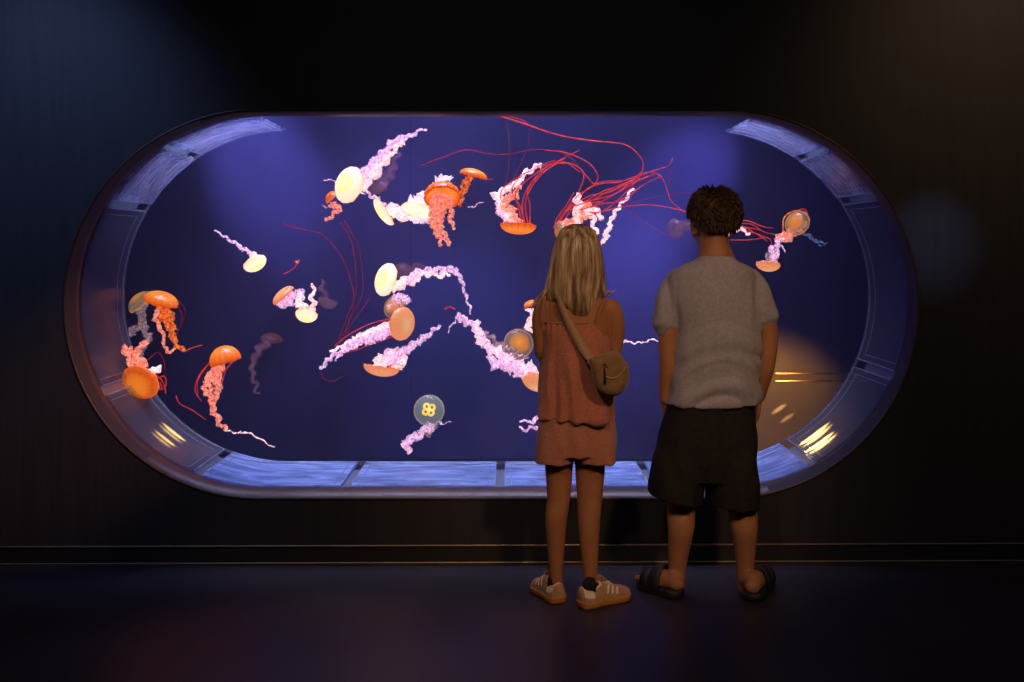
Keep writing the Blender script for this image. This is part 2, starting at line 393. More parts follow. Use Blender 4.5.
# viewing pane
bm = bmesh.new(); bm.faces.new([bm.verts.new((p.x, Y1 - .004, p.z)) for p in grow(inner, -.002)])
o = obj('window_1', bm, M['glass'], smooth=False); tag(o, kind='structure')
# ring of acrylic panels
RD = .50
rin = inner
def arclen(loop):
    s = [0]
    for a, b in zip(loop, loop[1:] + loop[:1]): s.append(s[-1] + (b - a).length)
    return s
SL = arclen(rin)
def at_s(s):
    s %= SL[-1]
    for k in range(len(rin)):
        if SL[k + 1] >= s:
            t = (s - SL[k]) / max(SL[k + 1] - SL[k], 1e-9); return rin[k].lerp(rin[(k + 1) % len(rin)], t)
def s_of(px, py):
    q = P(px, py, Y1); best = (1e9, 0)
    for i in range(1200):
        s = SL[-1] * i / 1200; dd = (at_s(s) - q).length
        if dd < best[0]: best = (dd, s)
    return best[1]
CC = sum(rin, Vector()) / len(rin)
def nrm(s):
    t = at_s(s + .01) - at_s(s - .01); nn = Vector((t.z, 0, -t.x)).normalized()
    return nn if nn.dot(at_s(s) - CC) > 0 else -nn
def panel(s0, s1, y0, y1, e0, th, name, m, step=.03, inset=.0, parent=None):
    if s1 < s0: s1 += SL[-1]
    k = max(3, int((s1 - s0) / step)); bm = bmesh.new(); rows = []
    for i in range(k + 1):
        s = s0 + (s1 - s0) * i / k; p = at_s(s); nn = nrm(s)
        rows.append([bm.verts.new((q.x, y, q.z)) for q, y in ((p + nn * e0, y0), (p + nn * e0, y1), (p + nn * (e0 + th), y1), (p + nn * (e0 + th), y0))])
    bridge(bm, rows)
    return obj(name, bm, m, parent or tank, False)
def edges(s0, s1, y0, y1, e, r, parent):
    if s1 < s0: s1 += SL[-1]
    bm = bmesh.new(); k = max(4, int((s1 - s0) / .03)); pts = []
    for i in range(k + 1):
        s = s0 + (s1 - s0) * i / k; p = at_s(s) + nrm(s) * e; pts.append((p.x, p.z))
    tube(bm, [(x, y1, z) for x, z in pts], [r], 6, cap=False)
    for (x, z) in (pts[0], pts[-1]): tube(bm, [(x, y0, z), (x, y1, z)], [r], 6, 2, cap=False)
    return obj('panel_edge', bm, M['edge'], parent)
marks = [(748, 117), (832, 143), (877, 196), (884, 372), (812, 462), (655, 487), (500, 487), (345, 487), (200, 467), (110, 388), (106, 203), (163, 147), (262, 117)]
# marks run clockwise from the upper right; convert to arclength on the pane outline
def edge_px(px, py):
    cx_ = 266 if px < 266 else (723 if px > 723 else px); cy_ = 301.7
    dx, dy = px - cx_, py - cy_; l = math.hypot(dx, dy) or 1
    return cx_ + dx / l * 185, cy_ + dy / l * 185
S = [s_of(*edge_px(*m_)) for m_ in marks]
for a, b in zip(S, S[1:]):
    g = .022
    pn = panel(a + g, b - g, Y1 + .012, Y1 + RD, -.004, .016, 'acrylic_panel', M['acrylb'] if at_s((a + b) / 2).z < .42 else (M['acrylt'] if at_s((a + b) / 2).z > 1.55 else M['acryl']))
    edges(a + g, b - g, Y1 + .02, Y1 + RD - .03, -.006, .0028, pn)
    edges(a + g + .03, b - g - .03, Y1 + .02, Y1 + RD - .10, -.006, .0018, pn)
for s in S[1:-1]:
    panel(s - .026, s + .026, Y1 + .02, Y1 + RD - .12, .010, .02, 'joint_block', M['acryl2'])
# outer rim flange where the ring meets the tank
panel(S[0] + .01, S[-1] - .01, Y1 + RD, Y1 + RD + .01, .0, .012, 'ring_flange', M['acryl2'])
# the tank's own front casing around the ring, seen from inside
bm = bmesh.new(); gi = grow(inner, .03); a_ = [bm.verts.new((p.x, Y1 + .1, p.z)) for p in gi]; c1 = sum(gi, Vector()) / len(gi)
b_ = []
for p in gi:
    d = p - c1; tx = ((3.4 if d.x > 0 else -3.4) - c1.x) / d.x if abs(d.x) > 1e-6 else 1e9
    tz = ((3.0 - c1.z) if d.z > 0 else (.002 - c1.z)) / d.z if abs(d.z) > 1e-6 else 1e9
    q = c1 + d * min(tx, tz); b_.append(bm.verts.new((q.x, Y1 + .1, q.z)))
for k in range(n): j = (k + 1) % n; bm.faces.new((a_[k], a_[j], b_[j], b_[k]))
obj('front_casing', bm, M['tankdark'], tank, False)
# two thin rods standing in for reflected rail streaks low at the right
for y in (373.5, 381):
    bm = bmesh.new(); tube(bm, [P(776, y, 5.5), P(868, y, 5.5)], [.0035], 8, 2); obj('reflection_rod', bm, M['streak'], tank)
# water
bm = bmesh.new(); box(bm, -3.28, 3.28, Y1 + .515, YB - .62, .03, 2.9)
wm = bpy.data.materials.new('tank_water'); wm.use_nodes = True; nt = wm.node_tree
for x in list(nt.nodes): nt.nodes.remove(x)
out = nt.nodes.new('ShaderNodeOutputMaterial'); vs = nt.nodes.new('ShaderNodeVolumeScatter')
vs.inputs['Color'].default_value = (.55, .65, 1, 1); vs.inputs['Density'].default_value = .05; vs.inputs['Anisotropy'].default_value = .2
nt.links.new(vs.outputs[0], out.inputs['Volume'])
o = obj('water', bm, wm, tank, False)

# ------------------------------------------------------------------ jellyfish
def bell_pts(c, axis, r, h, seg=64, rings=12, flare=0., scal=.03, u0=0.):
    """dome along axis; returns list of rings (apex..rim)"""
    ax = axis.normalized(); u = ax.cross(Vector((0, 1, 0)))
    if u.length < .2: u = ax.cross(Vector((0, 0, 1)))
    u.normalize(); v = ax.cross(u); out = []
    for i in range(rings + 1):
        t = i / rings * PI * .53
        rr = math.sin(min(t, PI * .5)) * r * (1 - .06 * max(0, t - PI * .5)); zz = math.cos(t) * h
        if i == 0: rr = r * .02
        out.append([c + ax * (zz - scal * r * math.cos(8 * a) * (i / rings) ** 6) + (u * math.cos(a) + v * math.sin(a)) * rr * (1 + .012 * math.cos(16 * a) * (i / rings)) for a in (2 * PI * k / seg for k in range(seg))])
    return out, ax, u, v
def frill(bm, path, w0, w1, ph, amp=1.0, k=3):
    """ruffled ribbon along a path"""
    fr = frames(path); n = len(path); rows = []
    for i, (p, (t, u, v)) in enumerate(zip(path, fr)):
        s = i / (n - 1); w = (w0 * (1 - s) + w1 * s)
        w *= .55 + .6 * abs(noise.noise(Vector((i * .21 + ph * 3.1, ph, 0)))) * 1.6
        a = ph + .35 * math.sin(i * .13 + ph) + i * .05
        d = u * math.cos(a) + v * math.sin(a); e = t.cross(d); row = []
        for j in range(-k, k + 1):
            x = j / k
            ruf = math.sin(i * 1.15 + ph * 5 + (1.7 if j > 0 else 0)) * x * x * amp + .5 * math.sin(i * 2.1 + ph * 2) * abs(x) ** 3 * amp
            row.append(bm.verts.new(p + d * (x * w) + e * (ruf * w * .75) + t * (math.sin(i * .9 + ph) * w * .25 * x)))
        rows.append(row)
    bridge(bm, rows, closed=False)
def jelly(label, Y, bell, arms=(), tents=(), group=None, stripes=False, clover=False, name='jellyfish'):
    """bell=(cx,cy,r_px,apex_angle_deg,e_deg(tilt of apex to viewer),height ratio,material) ; arms: (mat, w_px0, w_px1, [pts], wiggle) ; tents: (mat, r_px, [pts])"""
    k = Y / F
    cx, cy, r, ang, e, hr, bmt = bell
    c = P(cx, cy, Y); root = empty(name, c)
    tag(root, label, 'jellyfish', group or 'jellyfish drifting in the tank')
    a = math.radians(ang); ee = math.radians(e)
    axis = Vector((math.cos(a) * math.cos(ee), -math.sin(ee), math.sin(a) * math.cos(ee)))
    r *= k
    cb = c - axis * r * hr * .4
    o_r, ax, u, v = bell_pts(cb, axis, r, r * hr)
    i_r, *_ = bell_pts(cb + axis * (-.02 * r), axis, r * .93, r * hr * .82)
    bm = bmesh.new(); rr = [[bm.verts.new(p) for p in ring] for ring in o_r + i_r[::-1]]
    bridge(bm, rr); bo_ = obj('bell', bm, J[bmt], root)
    ca = bo_.data.color_attributes.new('crown', 'FLOAT_COLOR', 'POINT'); nr = len(o_r); sg = len(o_r[0])
    for i, cd in enumerate(ca.data):
        ri = i // sg; ri = ri if ri < nr else 2 * nr - 1 - ri
        cd.color = (ri / (nr - 1), .5 + .5 * math.cos(16 * 2 * PI * (i % sg) / sg), 0, 1)
    if stripes:
        bm = bmesh.new()
        for q in range(16):
            idx = int(q * 64 / 16); pts = [ring[idx] + (ring[idx] - cb).normalized() * r * .012 for ring in o_r[4:12]]
            tube(bm, pts, [r * .012, r * .03], 5, cap=False)
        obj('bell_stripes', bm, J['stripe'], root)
    if clover:
        for q in range(4):
            aa = PI / 4 + q * PI / 2; bm = bmesh.new(); cc = cb + ax * (r * hr * .96) + (u * math.cos(aa) + v * math.sin(aa)) * r * .24
            pts = [cc + (u * math.cos(b) + v * math.sin(b)) * r * .17 + ax * .0 for b in (2 * PI * s / 16 for s in range(17))]
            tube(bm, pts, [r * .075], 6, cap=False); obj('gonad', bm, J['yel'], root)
    for (am, w0, w1, pts, wig) in arms:
        P3 = []
        dd = R.uniform(-.03, .05)
        for i, q in enumerate(pts):
            P3.append(P(q[0], q[1], Y + dd * i / len(pts)))
        L = sum((b - a_).length for a_, b in zip(P3, P3[1:])); nn = max(14, int(L / (k * 1.0)))
        path = catmull(P3, nn); ph = R.uniform(0, 6)
        fr = frames(path); path = [p + u_ * (math.sin(i * .55 + ph) * wig * k + noise.noise(Vector((i * .3, ph, 1))) * wig * k * 1.4) + v_ * (math.cos(i * .47 + ph) * wig * k) for i, (p, (t, u_, v_)) in enumerate(zip(path, fr))]
        bm = bmesh.new()
        reps = 3 if w0 > 2.2 else 1
        for q in range(reps):
            frill(bm, path, w0 * k, w1 * k, ph + q * 2.1, amp=1.1)
        tube(bm, path[::2], [w0 * k * .2, w1 * k * .3], 5, cap=False)
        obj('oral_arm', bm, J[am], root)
    for (tm, rp, pts) in tents:
        P3 = [P(q[0], q[1], Y + .02 * math.sin(i * 1.3 + rp * 9)) for i, q in enumerate(pts)]
        L = sum((b - a_).length for a_, b in zip(P3, P3[1:])); nn = max(10, int(L / (k * 3)))
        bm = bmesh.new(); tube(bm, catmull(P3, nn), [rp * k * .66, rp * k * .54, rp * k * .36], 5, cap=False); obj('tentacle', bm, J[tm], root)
    return root

# upper left white-belled jelly
jelly('white-belled jellyfish near the top left, lilac frilly arms trailing up right', 5.15, (347, 184, 19, 158, 50, .45, 'cream'),
      [('wpink', 7, 1.6, [(358, 183), (370, 168), (382, 154), (396, 140), (410, 136), (426, 128)], 1.6), ('white', 6, 2, [(360, 190), (372, 176), (384, 160), (398, 146), (404, 140)], 2),
       ('wpink', 1.2, .6, [(336, 182), (330, 180), (323, 180)], .5)])
jelly('small orange jellyfish tucked below the white-belled one, pink arms hanging', 5.3, (331, 196, 8, 130, 10, .8, 'orange_d'),
      [('pink', 4, 2, [(333, 202), (338, 208), (333, 215), (325, 221)], 1.5), ('pink', 2, 1, [(334, 206), (328, 208), (322, 205)], 1)])
jelly('narrow yellow-belled jellyfish seen edge-on with white frills at its right', 5.2, (382, 213, 16, 215, 14, .4, 'cream'),
      [('white', 5, 2.5, [(386, 210), (396, 214), (408, 218), (424, 218)], 1.8), ('wpink', 2.4, 1.5, [(385, 206), (378, 200), (372, 196), (366, 191)], 1.4), ('white', 5, 3, [(388, 206), (397, 210), (402, 216)], 1.5)])
jelly('brightly lit white jellyfish behind the orange-capped one', 5.35, (418, 213, 18, 262, 20, .45, 'cream'),
      [('white', 7, 4, [(412, 205), (420, 199), (430, 198), (440, 182), (448, 176)], 2.2), ('white', 7, 5, [(408, 208), (420, 206), (430, 205)], 2), ('wpink', 4, 2.5, [(410, 218), (424, 221), (436, 219)], 1.5)])
jelly('orange-capped jellyfish at upper centre with thick pink arms hanging down', 5.0, (442, 193, 18, 95, -38, .85, 'orange'),
      [('pink', 5, 2, [(436, 194), (432, 208), (432, 222), (438, 234), (441, 246)], 1), ('pink', 5, 2.2, [(442, 194), (442, 210), (440, 226), (447, 238), (449, 246)], 1.2),
       ('pink', 4.5, 2, [(448, 195), (451, 208), (450, 220), (455, 229)], 1.2), ('pink', 4, 1.6, [(440, 196), (437, 212), (436, 230), (443, 240)], 1)], stripes=True)
jelly('small flat orange jellyfish at upper centre tilted right, short amber arms', 5.1, (474, 173, 14, 75, 2, .5, 'orange'),
      [('oarm', 4, 1.5, [(470, 176), (466, 187), (462, 198), (460, 207)], 1.2), ('oarm', 3, 1.2, [(468, 178), (462, 186), (461, 196)], 1), ('wpink', 1.6, .9, [(468, 208), (475, 206), (484, 202)], 1)], [('red', .8, [(484, 176), (488, 179), (493, 179)])])
# upside-down orange one with swept red tentacles
jelly('upside-down orange jellyfish left of the girl, red tentacles sweeping up', 4.98, (518, 229, 18, 266, 6, .5, 'orange'),
      [('white', 5.5, 2.6, [(514, 223), (505, 212), (499, 200), (501, 192), (514, 184), (528, 172), (541, 165)], 1.4), ('pink', 5, 2.6, [(518, 224), (512, 212), (505, 202), (512, 196), (521, 187)], 1.6),
       ('wpink', 4, 2, [(508, 222), (500, 212), (497, 202)], 1.4)],
      [('red', 1.1, [(522, 224), (518, 205), (512, 188), (530, 170), (556, 160)]), ('red', .9, [(524, 224), (523, 200), (535, 178), (558, 163)]), ('red', 1, [(528, 225), (526, 200), (540, 176), (562, 162), (580, 172)]),
       ('red', .9, [(530, 226), (530, 205), (528, 190), (545, 168), (560, 160), (580, 150)]), ('red', .9, [(512, 224), (503, 206), (502, 190), (522, 175), (548, 164)]), ('red', 1, [(526, 226), (521, 208), (516, 192), (538, 172), (566, 158)]),
       ('dred', .6, [(504, 188), (509, 168), (509, 140), (506, 120)]), ('dred', .6, [(510, 186), (520, 165), (528, 145), (529, 126)])])
# the red cloud
jelly('large jellyfish behind the girl\'s head, tangled long red tentacles and white frills', 5.14, (562, 236, 15, 205, 10, .6, 'olive'),
      [('white', 4.5, 3, [(574, 226), (584, 214), (592, 210), (603, 218)], 2.4), ('white', 4, 2.5, [(572, 222), (580, 208), (579, 200), (578, 195)], 2), ('pink', 5, 3, [(564, 230), (574, 218), (585, 208), (588, 203)], 2),
       ('white', 3.6, 2.2, [(586, 211), (592, 217), (594, 226), (597, 236)], 1.5), ('white', 3.2, 1.6, [(602, 244), (608, 230), (614, 214), (622, 203), (634, 189)], 1.5), ('pink', 4, 2, [(568, 226), (580, 220), (594, 214)], 2.4)],
      [('red', 1.0, [(480, 112), (503, 117), (528, 125), (548, 132), (568, 137), (595, 141), (623, 144), (636, 152), (643, 163), (640, 176), (625, 193), (608, 208), (590, 216)]),
       ('red', .7, [(500, 114), (522, 120), (532, 127)]),
       ('dred', .9, [(420, 166), (444, 157), (466, 150), (490, 154), (509, 154), (530, 150), (550, 150), (566, 155), (576, 163), (584, 176), (592, 184)]),
       ('red', .9, [(545, 150), (563, 152), (580, 158), (592, 166), (598, 178), (590, 188), (576, 196)]),
       ('red', 1.0, [(556, 163), (572, 164), (583, 172), (582, 184), (573, 203), (560, 220)]), ('red', .9, [(553, 228), (566, 210), (580, 194), (600, 184), (620, 182), (640, 175), (656, 170), (668, 166), (673, 158)]),
       ('red', .9, [(556, 228), (570, 208), (590, 196), (610, 192), (632, 180), (650, 172), (662, 178), (668, 192), (672, 202), (690, 216)]), ('red', 1.1, [(575, 206), (594, 200), (615, 194), (636, 182), (655, 174)]),
       ('red', .9, [(578, 208), (600, 196), (618, 186), (640, 178)]), ('red', .9, [(582, 210), (602, 204), (625, 200), (640, 186)]), ('red', 1, [(584, 212), (600, 212), (622, 207), (650, 205), (680, 210), (720, 222), (760, 230)]),
       ('red', 1.0, [(574, 212), (592, 206), (612, 196), (630, 183), (641, 172)]), ('red', .9, [(576, 204), (586, 190), (602, 182), (622, 181)]), ('red', .8, [(583, 172), (590, 180), (596, 186)]),
       ('dred', .6, [(600, 208), (640, 200), (680, 193), (720, 196)]), ('dred', .6, [(620, 205), (640, 218), (662, 232), (690, 240)]), ('red', .8, [(555, 234), (556, 220), (566, 206), (574, 192)]), ('red', .8, [(560, 236), (566, 218), (576, 203)]),
       ('dred', .6, [(668, 166), (672, 176), (668, 184)]), ('red', .9, [(579, 206), (597, 202), (610, 203), (628, 196), (645, 184), (662, 176)]), ('red', .9, [(570, 210), (588, 200), (606, 190), (628, 184), (648, 176)])])
jelly('pale ghostly jellyfish just left of the boy\'s head', 5.35, (673, 229, 10, 195, 20, .9, 'faint'), [('faintarm', 7, 4, [(676, 229), (685, 226), (696, 224)], 2)])
jelly('jellyfish mostly hidden behind the boy\'s head, red strands at its right', 5.15, (722, 226, 14, 165, 20, .6, 'peach'),
      [('white', 3, 1.6, [(734, 229), (742, 229), (750, 234)], 2)],
      [('red', .8, [(730, 220), (748, 221), (764, 227), (773, 228)]), ('red', .8, [(730, 224), (750, 224), (764, 232), (778, 235)]), ('red', .8, [(732, 230), (750, 232), (768, 238)]), ('red', .7, [(730, 240), (748, 240), (768, 238), (772, 245)]), ('red', .7, [(734, 222), (746, 228), (760, 236), (768, 242)])])
# right hand pair
jelly('jellyfish at far right with a ringed orange bell and pink folded arms', 5.05, (796, 222, 13, 150, 45, .6, 'olive'),
      [('pink', 6.5, 4, [(803, 222), (796, 228), (786, 235), (776, 240)], 1.6), ('pink', 5, 3, [(799, 226), (792, 231), (784, 238)], 1.6), ('blue', 1.5, .8, [(803, 232), (812, 238), (820, 243), (828, 243)], 1), ('blue', 1.2, .7, [(808, 235), (816, 241), (824, 246)], 1)],
      [('oarm', 1.2, [(783, 231), (784, 218), (794, 211), (806, 213), (809, 222)]), ('red', .8, [(796, 211), (804, 209), (808, 214)]), ('red', .7, [(800, 212), (806, 214), (810, 220), (806, 224)]), ('dred', .8, [(793, 215), (801, 212), (808, 218), (802, 224)])])
jelly('peach-belled jellyfish right of the boy\'s shoulder, bell turned down', 5.0, (768, 267, 12, 262, 12, .6, 'peach'),
      [('wpink', 4.5, 2.2, [(770, 262), (776, 256), (772, 250), (778, 244), (783, 238)], 2), ('grey', 3.5, 1.6, [(765, 262), (770, 254), (776, 248)], 1.8), ('wpink', 1.4, .8, [(776, 244), (782, 248), (786, 252)], 1)])
# centre left group
jelly('cream-belled jellyfish at centre left, lilac arms arching right then dropping', 5.0, (384, 279, 17, 160, 40, .4, 'cream'),
      [('white', 6.5, 4.5, [(390, 288), (398, 284), (408, 281), (416, 276)], 2.4), ('wpink', 5, 2, [(406, 282), (420, 273), (432, 270), (446, 269), (458, 270)], 1.4), ('wpink', 3, 1.2, [(440, 271), (454, 272), (461, 279), (464, 291), (468, 302), (471, 314)], 1.2),
       ('white', 3, 2, [(412, 280), (426, 273), (440, 275), (450, 274)], 1.8)])
jelly('amber-rimmed jellyfish directly beneath the cream-belled one, half hidden', 5.25, (393, 306, 12, 140, 55, .5, 'olive'),
      [('wpink', 6, 4, [(390, 310), (394, 302), (402, 298), (409, 301)], 2.4), ('pink', 3, 2, [(396, 308), (402, 304)], 2)])
jelly('peach oval-belled jellyfish at centre left, lilac arms streaming left, long red tentacles', 4.95, (404, 324, 17, 355, 38, .45, 'peach'),
      [('wpink', 5, 2, [(396, 328), (378, 334), (360, 340), (344, 350), (330, 358), (321, 370)], .9), ('white', 4, 1.6, [(394, 324), (376, 330), (358, 337), (342, 346), (330, 352)], .8), ('wpink', 3.5, 1.4, [(394, 332), (374, 340), (356, 345), (344, 352), (335, 361)], .9)],
      [('red', .8, [(392, 318), (370, 324), (350, 334), (334, 346)]), ('red', .8, [(394, 336), (372, 344), (350, 352), (334, 354)]), ('red', .7, [(390, 320), (368, 330), (346, 342)]),
       ('dred', .9, [(284, 224), (305, 230), (320, 233), (333, 245), (344, 262), (352, 285), (354, 300), (349, 322), (339, 344)]), ('dred', .8, [(340, 222), (350, 238), (355, 262), (356, 290), (349, 312), (340, 336), (334, 350)]),
       ('dred', .6, [(344, 220), (358, 245), (362, 270), (362, 295), (350, 318), (344, 340)]), ('dred', .5, [(370, 298), (360, 312), (350, 326), (342, 342)]), ('dred', .6, [(321, 372), (324, 379), (334, 381), (343, 376)])])
jelly('flat peach jellyfish below centre left, bell underneath a coil of pale arms', 4.95, (381, 371, 18, 262, 8, .5, 'peach'),
      [('white', 6, 4, [(378, 366), (386, 358), (396, 354), (402, 362), (394, 366)], 2.5), ('wpink', 5.5, 2, [(392, 362), (403, 352), (416, 343), (428, 335), (440, 325)], 1.2), ('wpink', 5, 3.5, [(380, 360), (392, 352), (402, 355)], 2.4)],
      [('red', .9, [(388, 366), (396, 364), (404, 366)]), ('red', .8, [(390, 360), (398, 358)])])
jelly('round pale jellyfish with a yellow clover mark, low near the tank floor', 5.0, (429, 410, 15.5, 80, 76, .5, 'clear'),
      [('wpink', 4.5, 2.4, [(432, 424), (424, 432), (413, 438), (405, 444), (410, 453)], 1.8), ('grey', 3.5, 1.6, [(436, 424), (426, 434), (412, 440)], 1.8), ('wpink', 1.5, .8, [(436, 422), (444, 424), (452, 422)], 1)], clover=True)
jelly('long lilac-armed jellyfish slanting down to the girl\'s left side', 4.98, (536, 384, 15, 250, 35, .6, 'peach'),
      [('wpink', 6, 3.5, [(534, 374), (518, 366), (504, 356), (488, 346), (478, 332), (466, 320), (457, 316)], 1.6), ('white', 7, 5, [(534, 372), (520, 364), (506, 356), (496, 350)], 2.8), ('wpink', 6, 4, [(528, 376), (512, 368), (500, 364), (488, 358)], 2.4),
       ('white', 5, 3, [(500, 352), (486, 344), (480, 334), (470, 322)], 2.2), ('wpink', 1.8, 1, [(458, 318), (452, 324), (448, 333)], 1), ('grey', 4, 2, [(524, 360), (510, 350), (496, 342), (486, 332)], 2)],
      [('red', 1.6, [(445, 309), (450, 307), (455, 309)]), ('red', .8, [(486, 350), (492, 355)])])
jelly('amber disc jellyfish facing front, close to the girl\'s left arm', 5.1, (519, 343, 15, 60, 72, .4, 'olive'), [('oarm', 4, 2.5, [(519, 346), (523, 340), (526, 350)], 2)])
jelly('small yellow jellyfish peeking out above the girl\'s left elbow', 5.1, (530, 303, 7, 110, 10, .6, 'orange'), [('white', 4, 2.5, [(530, 308), (533, 318), (527, 326), (532, 333)], 2)])
jelly('jellyfish behind the girl\'s hips showing only thin forked lilac arms', 5.1, (552, 424, 13, 0, 20, .6, 'peach'),
      [('wpink', 2.6, 1.3, [(548, 418), (538, 418), (530, 422), (520, 420)], 1.4), ('wpink', 2.4, 1.2, [(548, 425), (538, 427), (528, 430), (519, 429)], 1.4)])
jelly('jellyfish behind the girl whose thin white arm reaches toward the boy', 5.1, (600, 350, 12, 180, 20, .6, 'peach'), [('white', 1.9, 1.1, [(612, 348), (622, 342), (638, 343), (652, 340), (668, 341)], .9)])
# left side
jelly('small white jellyfish at upper left with one thin trailing arm', 5.05, (256, 265, 12, 305, 22, .6, 'cream'),
      [('white', 5, 3.5, [(258, 262), (252, 257), (254, 252)], 2), ('wpink', 2.8, 1, [(253, 256), (243, 248), (231, 241), (224, 236), (214, 230)], .8)])
jelly('small lilac jellyfish left of centre with cap folded over', 5.1, (282, 294, 13, 130, 12, .5, 'peach'), [('wpink', 6.5, 4.5, [(278, 300), (286, 302), (292, 296), (300, 292)], 2), ('wpink', 5, 3, [(276, 298), (284, 304), (292, 302)], 2)], [])
jelly('white round jellyfish left of centre, one arm curling straight up', 5.02, (306, 317, 11, 265, 30, .7, 'cream'),
      [('white', 5, 3, [(304, 312), (300, 303), (297, 294)], 2.2), ('white', 2.8, 1.2, [(312, 312), (314, 304), (311, 298), (314, 290), (312, 283)], .8), ('pink', 4, 2.5, [(302, 312), (308, 307), (310, 312)], 2)])
jelly('faint rose jellyfish in the distance left of centre, pointing down', 5.5, (327, 304, 10, 255, 15, .8, 'faint'), [('faintarm', 5, 2, [(326, 300), (323, 292), (322, 286), (320, 280)], 1.8)])
jelly('faint violet bell drifting behind the cream-belled jellyfish', 5.5, (402, 268, 10, 95, 20, .9, 'faint'), [('faintarm', 5, 3, [(404, 272), (414, 268), (424, 264)], 2)])
jelly('faint reddish jellyfish trailing down at lower left in the haze', 5.5, (272, 337, 11, 80, 10, .6, 'faintred'), [('faintarm', 6, 2, [(268, 342), (258, 352), (252, 366), (254, 380), (258, 394)], 2)])
jelly('faint smoky jellyfish behind the upper white-belled one', 5.5, (377, 186, 12, 130, 15, .9, 'faint'), [('faintarm', 7, 3, [(378, 188), (388, 176), (393, 164), (399, 152)], 2)])
jelly('amber-rimmed jellyfish at far left behind the orange cap', 5.12, (139, 300, 14, 125, 20, .7, 'olive'),
      [('grey', 5.5, 3.5, [(146, 300), (141, 312), (142, 322)], 2), ('grey', 4, 2.5, [(142, 320), (140, 327), (133, 328), (130, 333), (135, 336)], 1), ('grey', 4, 3, [(142, 322), (148, 338), (143, 348), (139, 356)], 1.4)])
jelly('orange-capped jellyfish at far left with two looping amber arms', 5.0, (162, 298, 17, 72, 6, .6, 'orange'),
      [('oarm', 4.5, 2.4, [(162, 304), (165, 318), (170, 330), (175, 342), (184, 351)], 1.4), ('pink', 3, 1.8, [(158, 306), (157, 322), (163, 334), (165, 348), (171, 352), (175, 346)], 1.2), ('oarm', 4.5, 2.5, [(163, 304), (170, 314), (172, 328), (173, 342)], 1.4)],
      [('red', .9, [(184, 352), (192, 348), (203, 345)]), ('dred', .7, [(176, 302), (182, 318), (176, 336)]), ('dred', .6, [(178, 300), (185, 310), (183, 322)])])
jelly('round orange disc jellyfish at lower far left, facing front', 4.66, (139, 384, 19.5, 250, 62, .45, 'orange_d'),
      [('pink', 3.6, 2.2, [(133, 368), (128, 358), (125, 350), (132, 348)], 1.4), ('pink', 4, 2.6, [(138, 366), (136, 356), (140, 348), (146, 340)], 1.6), ('pink', 3.5, 2, [(146, 366), (138, 358), (128, 352), (122, 346)], 1.4), ('white', 4, 3, [(148, 370), (156, 372), (158, 366)], 1.5)],
      [('red', .9, [(156, 380), (164, 376), (166, 386), (158, 390)]), ('red', .9, [(155, 374), (163, 382), (166, 394)]), ('dred', .8, [(148, 360), (158, 352), (164, 362), (165, 374)]), ('red', .8, [(156, 386), (162, 390), (160, 382)])])
jelly('bright orange cone-belled jellyfish at lower left, curly pink arms below', 4.95, (224, 355, 15.5, 105, 3, 1.0, 'orange'),
      [('pink', 4, 2.2, [(218, 364), (206, 380), (205, 392), (212, 398), (213, 412)], 1.4), ('pink', 4, 2.4, [(222, 364), (217, 378), (219, 390), (211, 404), (217, 418), (226, 430)], 1.6), ('pink', 3.4, 2, [(220, 364), (211, 376), (210, 390), (209, 402)], 1.4), ('white', 1.6, .8, [(225, 430), (236, 433), (248, 433), (262, 440), (274, 448)], .8)],
      [('red', .9, [(212, 360), (200, 374), (195, 390), (202, 402)]), ('red', .8, [(210, 362), (198, 380), (198, 396)]), ('red', .8, [(234, 360), (226, 370), (222, 384)]), ('red', .9, [(176, 396), (180, 404), (192, 410), (206, 420)])])
jelly('thin red strand jellyfish fragment floating above the lilac cap', 5.1, (297, 262, 2.2, 60, 0, .8, 'orange_d'), [], [('red', .9, [(299, 260), (294, 268), (288, 272), (283, 274)])])

# ------------------------------------------------------------------ people
def hand(bm, w, d, nrm_, side, sc=1.0, curl=.5):
    """w wrist, d direction of the hand, nrm_ back-of-hand normal, side towards the thumb"""
    d = d.normalized(); nrm_ = (nrm_ - d * nrm_.dot(d)).normalized(); sd = d.cross(nrm_); sd = sd if sd.dot(side) > 0 else -sd
    L = .078 * sc
    for q in (-1, -.33, .33, 1):
        tube(bm, [w, w + d * L * .5 + sd * q * .015 * sc, w + d * L + sd * q * .026 * sc], [.013 * sc, .013 * sc, .0105 * sc], 10, 6)
    for q, l in ((1, .062), (.36, .070), (-.32, .065), (-.98, .05)):
        p = w + d * L * .92 + sd * q * .027 * sc; pts = [p]; dd = d.copy()
        for kx in range(3):
            ang = curl * (.5, .9, .7)[kx]; dd = (dd * math.cos(ang) - nrm_ * math.sin(ang)).normalized()
            p = p + dd * l * sc * (.45, .32, .25)[kx]; pts.append(p)
        tube(bm, pts, [.0088 * sc, .008 * sc, .0074 * sc, .0062 * sc], 10, 10)
    p = w + d * .018 * sc + sd * .014 * sc
    tube(bm, [p, p + sd * .022 * sc + d * .022 * sc - nrm_ * .008 * sc, p + sd * .030 * sc + d * .048 * sc - nrm_ * .014 * sc, p + sd * .026 * sc + d * .068 * sc - nrm_ * .02 * sc], [.013 * sc, .0115 * sc, .009 * sc, .007 * sc], 10, 10)

